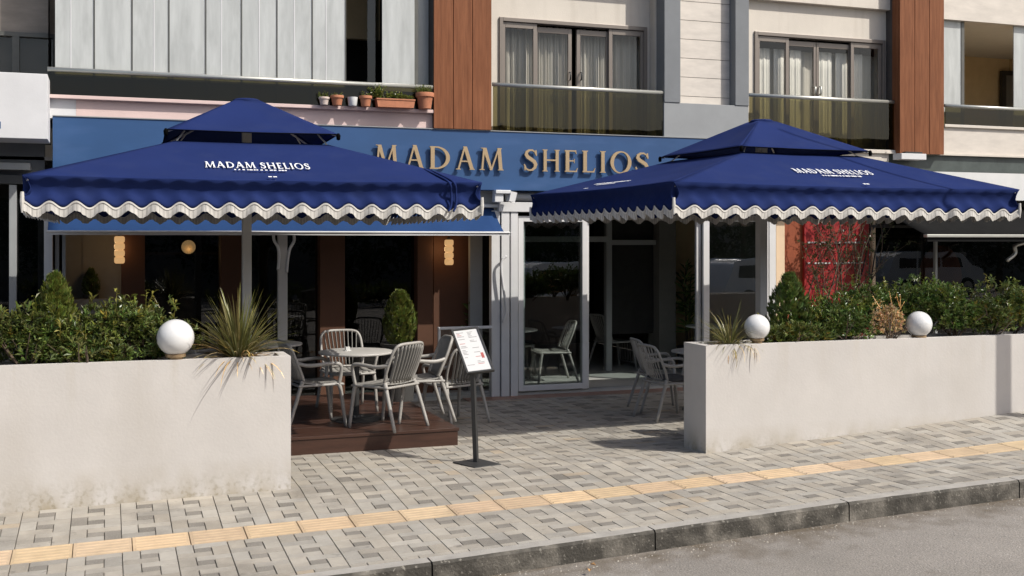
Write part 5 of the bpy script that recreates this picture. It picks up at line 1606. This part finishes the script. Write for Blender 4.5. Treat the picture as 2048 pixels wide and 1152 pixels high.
# bare climbing shrub before the red wall
rn = random.Random(21)
BS = thing("bare_climber", "leafless branching climber with a few dry leaves before the red wall", "climber", (X_(1670, 14.3), 14.3, 0))
q = MB(); lf = MB()
def grow(p, d, L, r, depth):
    pts = [p]; rs = [r]
    for k in range(5):
        d = (d + rnd_dir(rn) * .28 + Vector((0, -.02, .10))).normalized(); d.y *= .4
        p = p + d * L / 5; p.y = min(max(p.y, 14.2), 14.46); pts.append(p); rs.append(r * (1 - .13 * (k + 1)))
        if depth < 3 and rn.random() < .55: grow(p, (d + rnd_dir(rn) * .9).normalized(), L * rn.uniform(.4, .7), r * .6, depth + 1)
        if depth >= 1 and rn.random() < .28:
            for s in range(4): leaf(lf, p + rnd_dir(rn) * .03, rnd_dir(rn), Vector((0, 0, 1)), rn.uniform(.03, .06), .030, (rn.uniform(.25, .55),) * 3)
    q.tube(pts, rs, 5)
for px_ in (1616, 1626, 1640, 1652, 1664, 1678, 1692, 1704, 1716, 1728):
    grow(Vector((X_(px_, 14.3), 14.3, .6)), Vector((rn.uniform(-.35, .35), 0, 1)), rn.uniform(1.3, 1.9), .014, 0)
q.obj("branches", M['bark'], BS); lf.obj("dry_leaves", M['leafdark'], BS)
q = MB()
for pts in ([(1736, 590), (1745, 540), (1752, 500), (1768, 455), (1772, 440)], [(1715, 560), (1722, 520), (1735, 480), (1752, 450), (1770, 446)], [(1700, 600), (1716, 570), (1730, 520), (1739, 470), (1745, 440)]):
    q.tube(spline([at(a, b, 14.33) for a, b in pts], 5), .011, 6)
q.obj("pale_branches", M['dry'], BS)

# ------------------------------------------------------------------ across the street (seen in the glass) and the post whose shadow falls on the planter
hx_ = 7.98 + .66 * 2.65; hy_ = 9.58 - .60 * 2.65
PO = thing("street_pole", "grey street pole outside the right edge, whose shadow falls on the right planter", "pole", (X_(2007, 9.58) + 1.72, 9.58 - 1.85, 0))
bx_, by_ = X_(2007, 9.58) + 1.72, 9.58 - 1.85
q = MB(); q.tube([(bx_, by_, -.1), (bx_, by_, 4.55), (bx_, by_, 4.6), (bx_, by_, 8.5)], [.085, .075, .022, .016], 16); q.obj("mast", M['pole'], PO, smooth=True)  # upper mast thinned so its shadow stands in for a cable's shadow
q = MB(); q.lathe([(.13, -.05), (.13, .25), (.09, .28)], (bx_, by_, 0), 16); q.obj("foot", M['pole'], PO, smooth='auto')

OP = struct((lambda q: (q.box(-60, -16, -.9, 60, -7, -.12), q.obj("opposite_pavement", M['kerbtop']))[1])(MB()))
def car(label, x, y, z, L, H_, Wd, rot=0):
    o = thing("parked_car", label, "car", (x, y, z), rot)
    pr = [(-L / 2, .32), (-L / 2 + .02, .72), (-L / 2 + .12, .98), (-L / 2 + .32, H_ - .08), (-L / 2 + .6, H_), (L * .16, H_), (L * .24, H_ - .06), (L * .36, 1.02), (L / 2 - .15, .92), (L / 2, .68), (L / 2, .32)]
    q = MB(); q.prism(pr, lambda u, v, d: (u, d * (1 - .0), v), -Wd / 2, Wd / 2); q.obj("body", M['van'], o, bevel=.06, local=True)
    q = MB()
    for sy in (-1, 1):
        yy = sy * (Wd / 2 + .004)
        for a, b in ((-L / 2 + .45, -L * .22), (-L * .2, L * .02), (L * .04, L * .24)):
            q.prism([(a, 1.02), (b + (.10 if b > L * .2 else 0), 1.02), (b - (.05 if b > L * .2 else 0), H_ - .14), (a, H_ - .14)], lambda u, v, d: (u, yy + d, v), -.004, .004)
    q.prism([(-Wd / 2 + .12, 0), (Wd / 2 - .12, 0), (Wd / 2 - .2, .55), (-Wd / 2 + .2, .55)], lambda u, v, d: (L * .365 - v * .22 + d, u, 1.04 + v * .93), 0, .02)
    q.obj("windows", M['carglass'], o, local=True)
    for sx_ in (-1, 1):
        for sy in (-1, 1):
            q = MB(); q.lathe([(.31, -.1), (.33, -.06), (.33, .06), (.31, .1)], (0, 0, 0), 24); w = q.obj("wheel", M['tyre'], o, local=True)
            w.location = (sx_ * L * .31, sy * (Wd / 2 - .08), .33); w.rotation_euler = (math.radians(90), 0, 0)
            q = MB(); q.lathe([(.20, -.103), (.21, .0), (.20, .103)], (0, 0, 0), 16); r_ = q.obj("rim", M['rail'], w, local=True)
    return o
car("white estate car parked across the street, mirrored in the door glass", 14.2, -4.2, -.42, 4.6, 1.75, 1.8)
car("white car parked across the street, mirrored in the right glass", 20.5, -3.0, -.1, 4.4, 1.55, 1.75)
car("white hatchback parked across the street, mirrored in the dark shop window", 27.0, -3.2, .15, 4.1, 1.5, 1.72)
rn = random.Random(50)
# dark trees, and an unseen wall made tall to block sky in the reflections
q = MB(); q.box(-60, -17.4, -1, 70, -17, 7.0); tag(q.obj("sky_block_wall", M['green_wall']), "long plain unseen wall behind the camera, made tall to keep sky out of the glass", "wall")
for k in range(13):
    tx = -14 + k * 4.6 + rn.uniform(-.8, .8); ty = -11 + rn.uniform(-1.5, 1.5); hh = rn.uniform(4.0, 5.0)
    o = thing("street_tree", "dark leafy street tree across the street behind the camera", "tree", (tx, ty, -.2), group="trees across the street")
    q = MB(); q.tube([(tx, ty, -.2), (tx + .1, ty, hh * .35), (tx, ty + .1, hh * .7)], [.16, .12, .05], 8); q.obj("trunk", M['bark'], o)
    q = MB()
    for j in range(900):
        d = rnd_dir(rn); r = rn.uniform(.6, 1.05)
        p = Vector((tx + d.x * 2.5 * r, ty + d.y * 2.2 * r, hh * .58 + d.z * hh * .42 * r))
        for s in range(3): leaf(q, p + rnd_dir(rn) * .2, rnd_dir(rn), Vector((0, 0, 1)), rn.uniform(.16, .28), .13, (rn.uniform(.7, 1.2),) * 3)
    q.obj("crown", M['crown'], o)
for k in range(9):
    tx = 4 + k * 2.2
    shrub("low dark hedge shrub along the pavement across the street", tx, -6.2, -.15, 2.4, 1.0, 1.2, 200, 300 + k, mt='leaf', L=.16, group="hedge across the street")

# small grit lying in the gutter
rn = random.Random(91); q = MB()
for k in range(700):
    x = rn.uniform(-.5, 9.5); y = KY - .01 - abs(rn.gauss(0, .16)); r = rn.uniform(.003, .010)
    z = kz(x) * (0.35 + 0.65 * (y + 7) / (KY + 7)) - 0.145 + 0.03 * math.sin(math.pi * (y + 7) / (KY + 7))
    t = rn.uniform(.6, 1.5)
    P = [(x + r * math.cos(a) * rn.uniform(.7, 1.2), y + r * math.sin(a) * rn.uniform(.7, 1.2), z) for a in (0, 1.26, 2.51, 3.77, 5.03)]
    for j in range(5): q.quad(P[j], P[(j + 1) % 5], (x, y, z + r * .8), c=(t, t, t))
struct(q.obj("gutter_grit", M['paver']), 'stuff')
# fallen leaves along the kerb foot
for k, (px_, py_) in enumerate(((1480, 1082), (1192, 1138), (1610, 1064), (1838, 1034), (1828, 1028), (1180, 1145))):
    p = gpt(px_, py_, -.17)
    p.z = kz(p.x) * (0.35 + 0.65 * (p.y + 7) / (KY + 7)) - .11
    q = MB(); leaf(q, p, Vector((math.cos(k * 2.1), math.sin(k * 2.1), .05)), Vector((0, 0, 1)), .05, .03, (1.1, .9, .7), fold=.4)
    tag(q.obj("fallen_leaf", M['dry'], solid=.001), "dry brown leaf lying at the kerb foot", "leaf", "fallen leaves along the kerb")
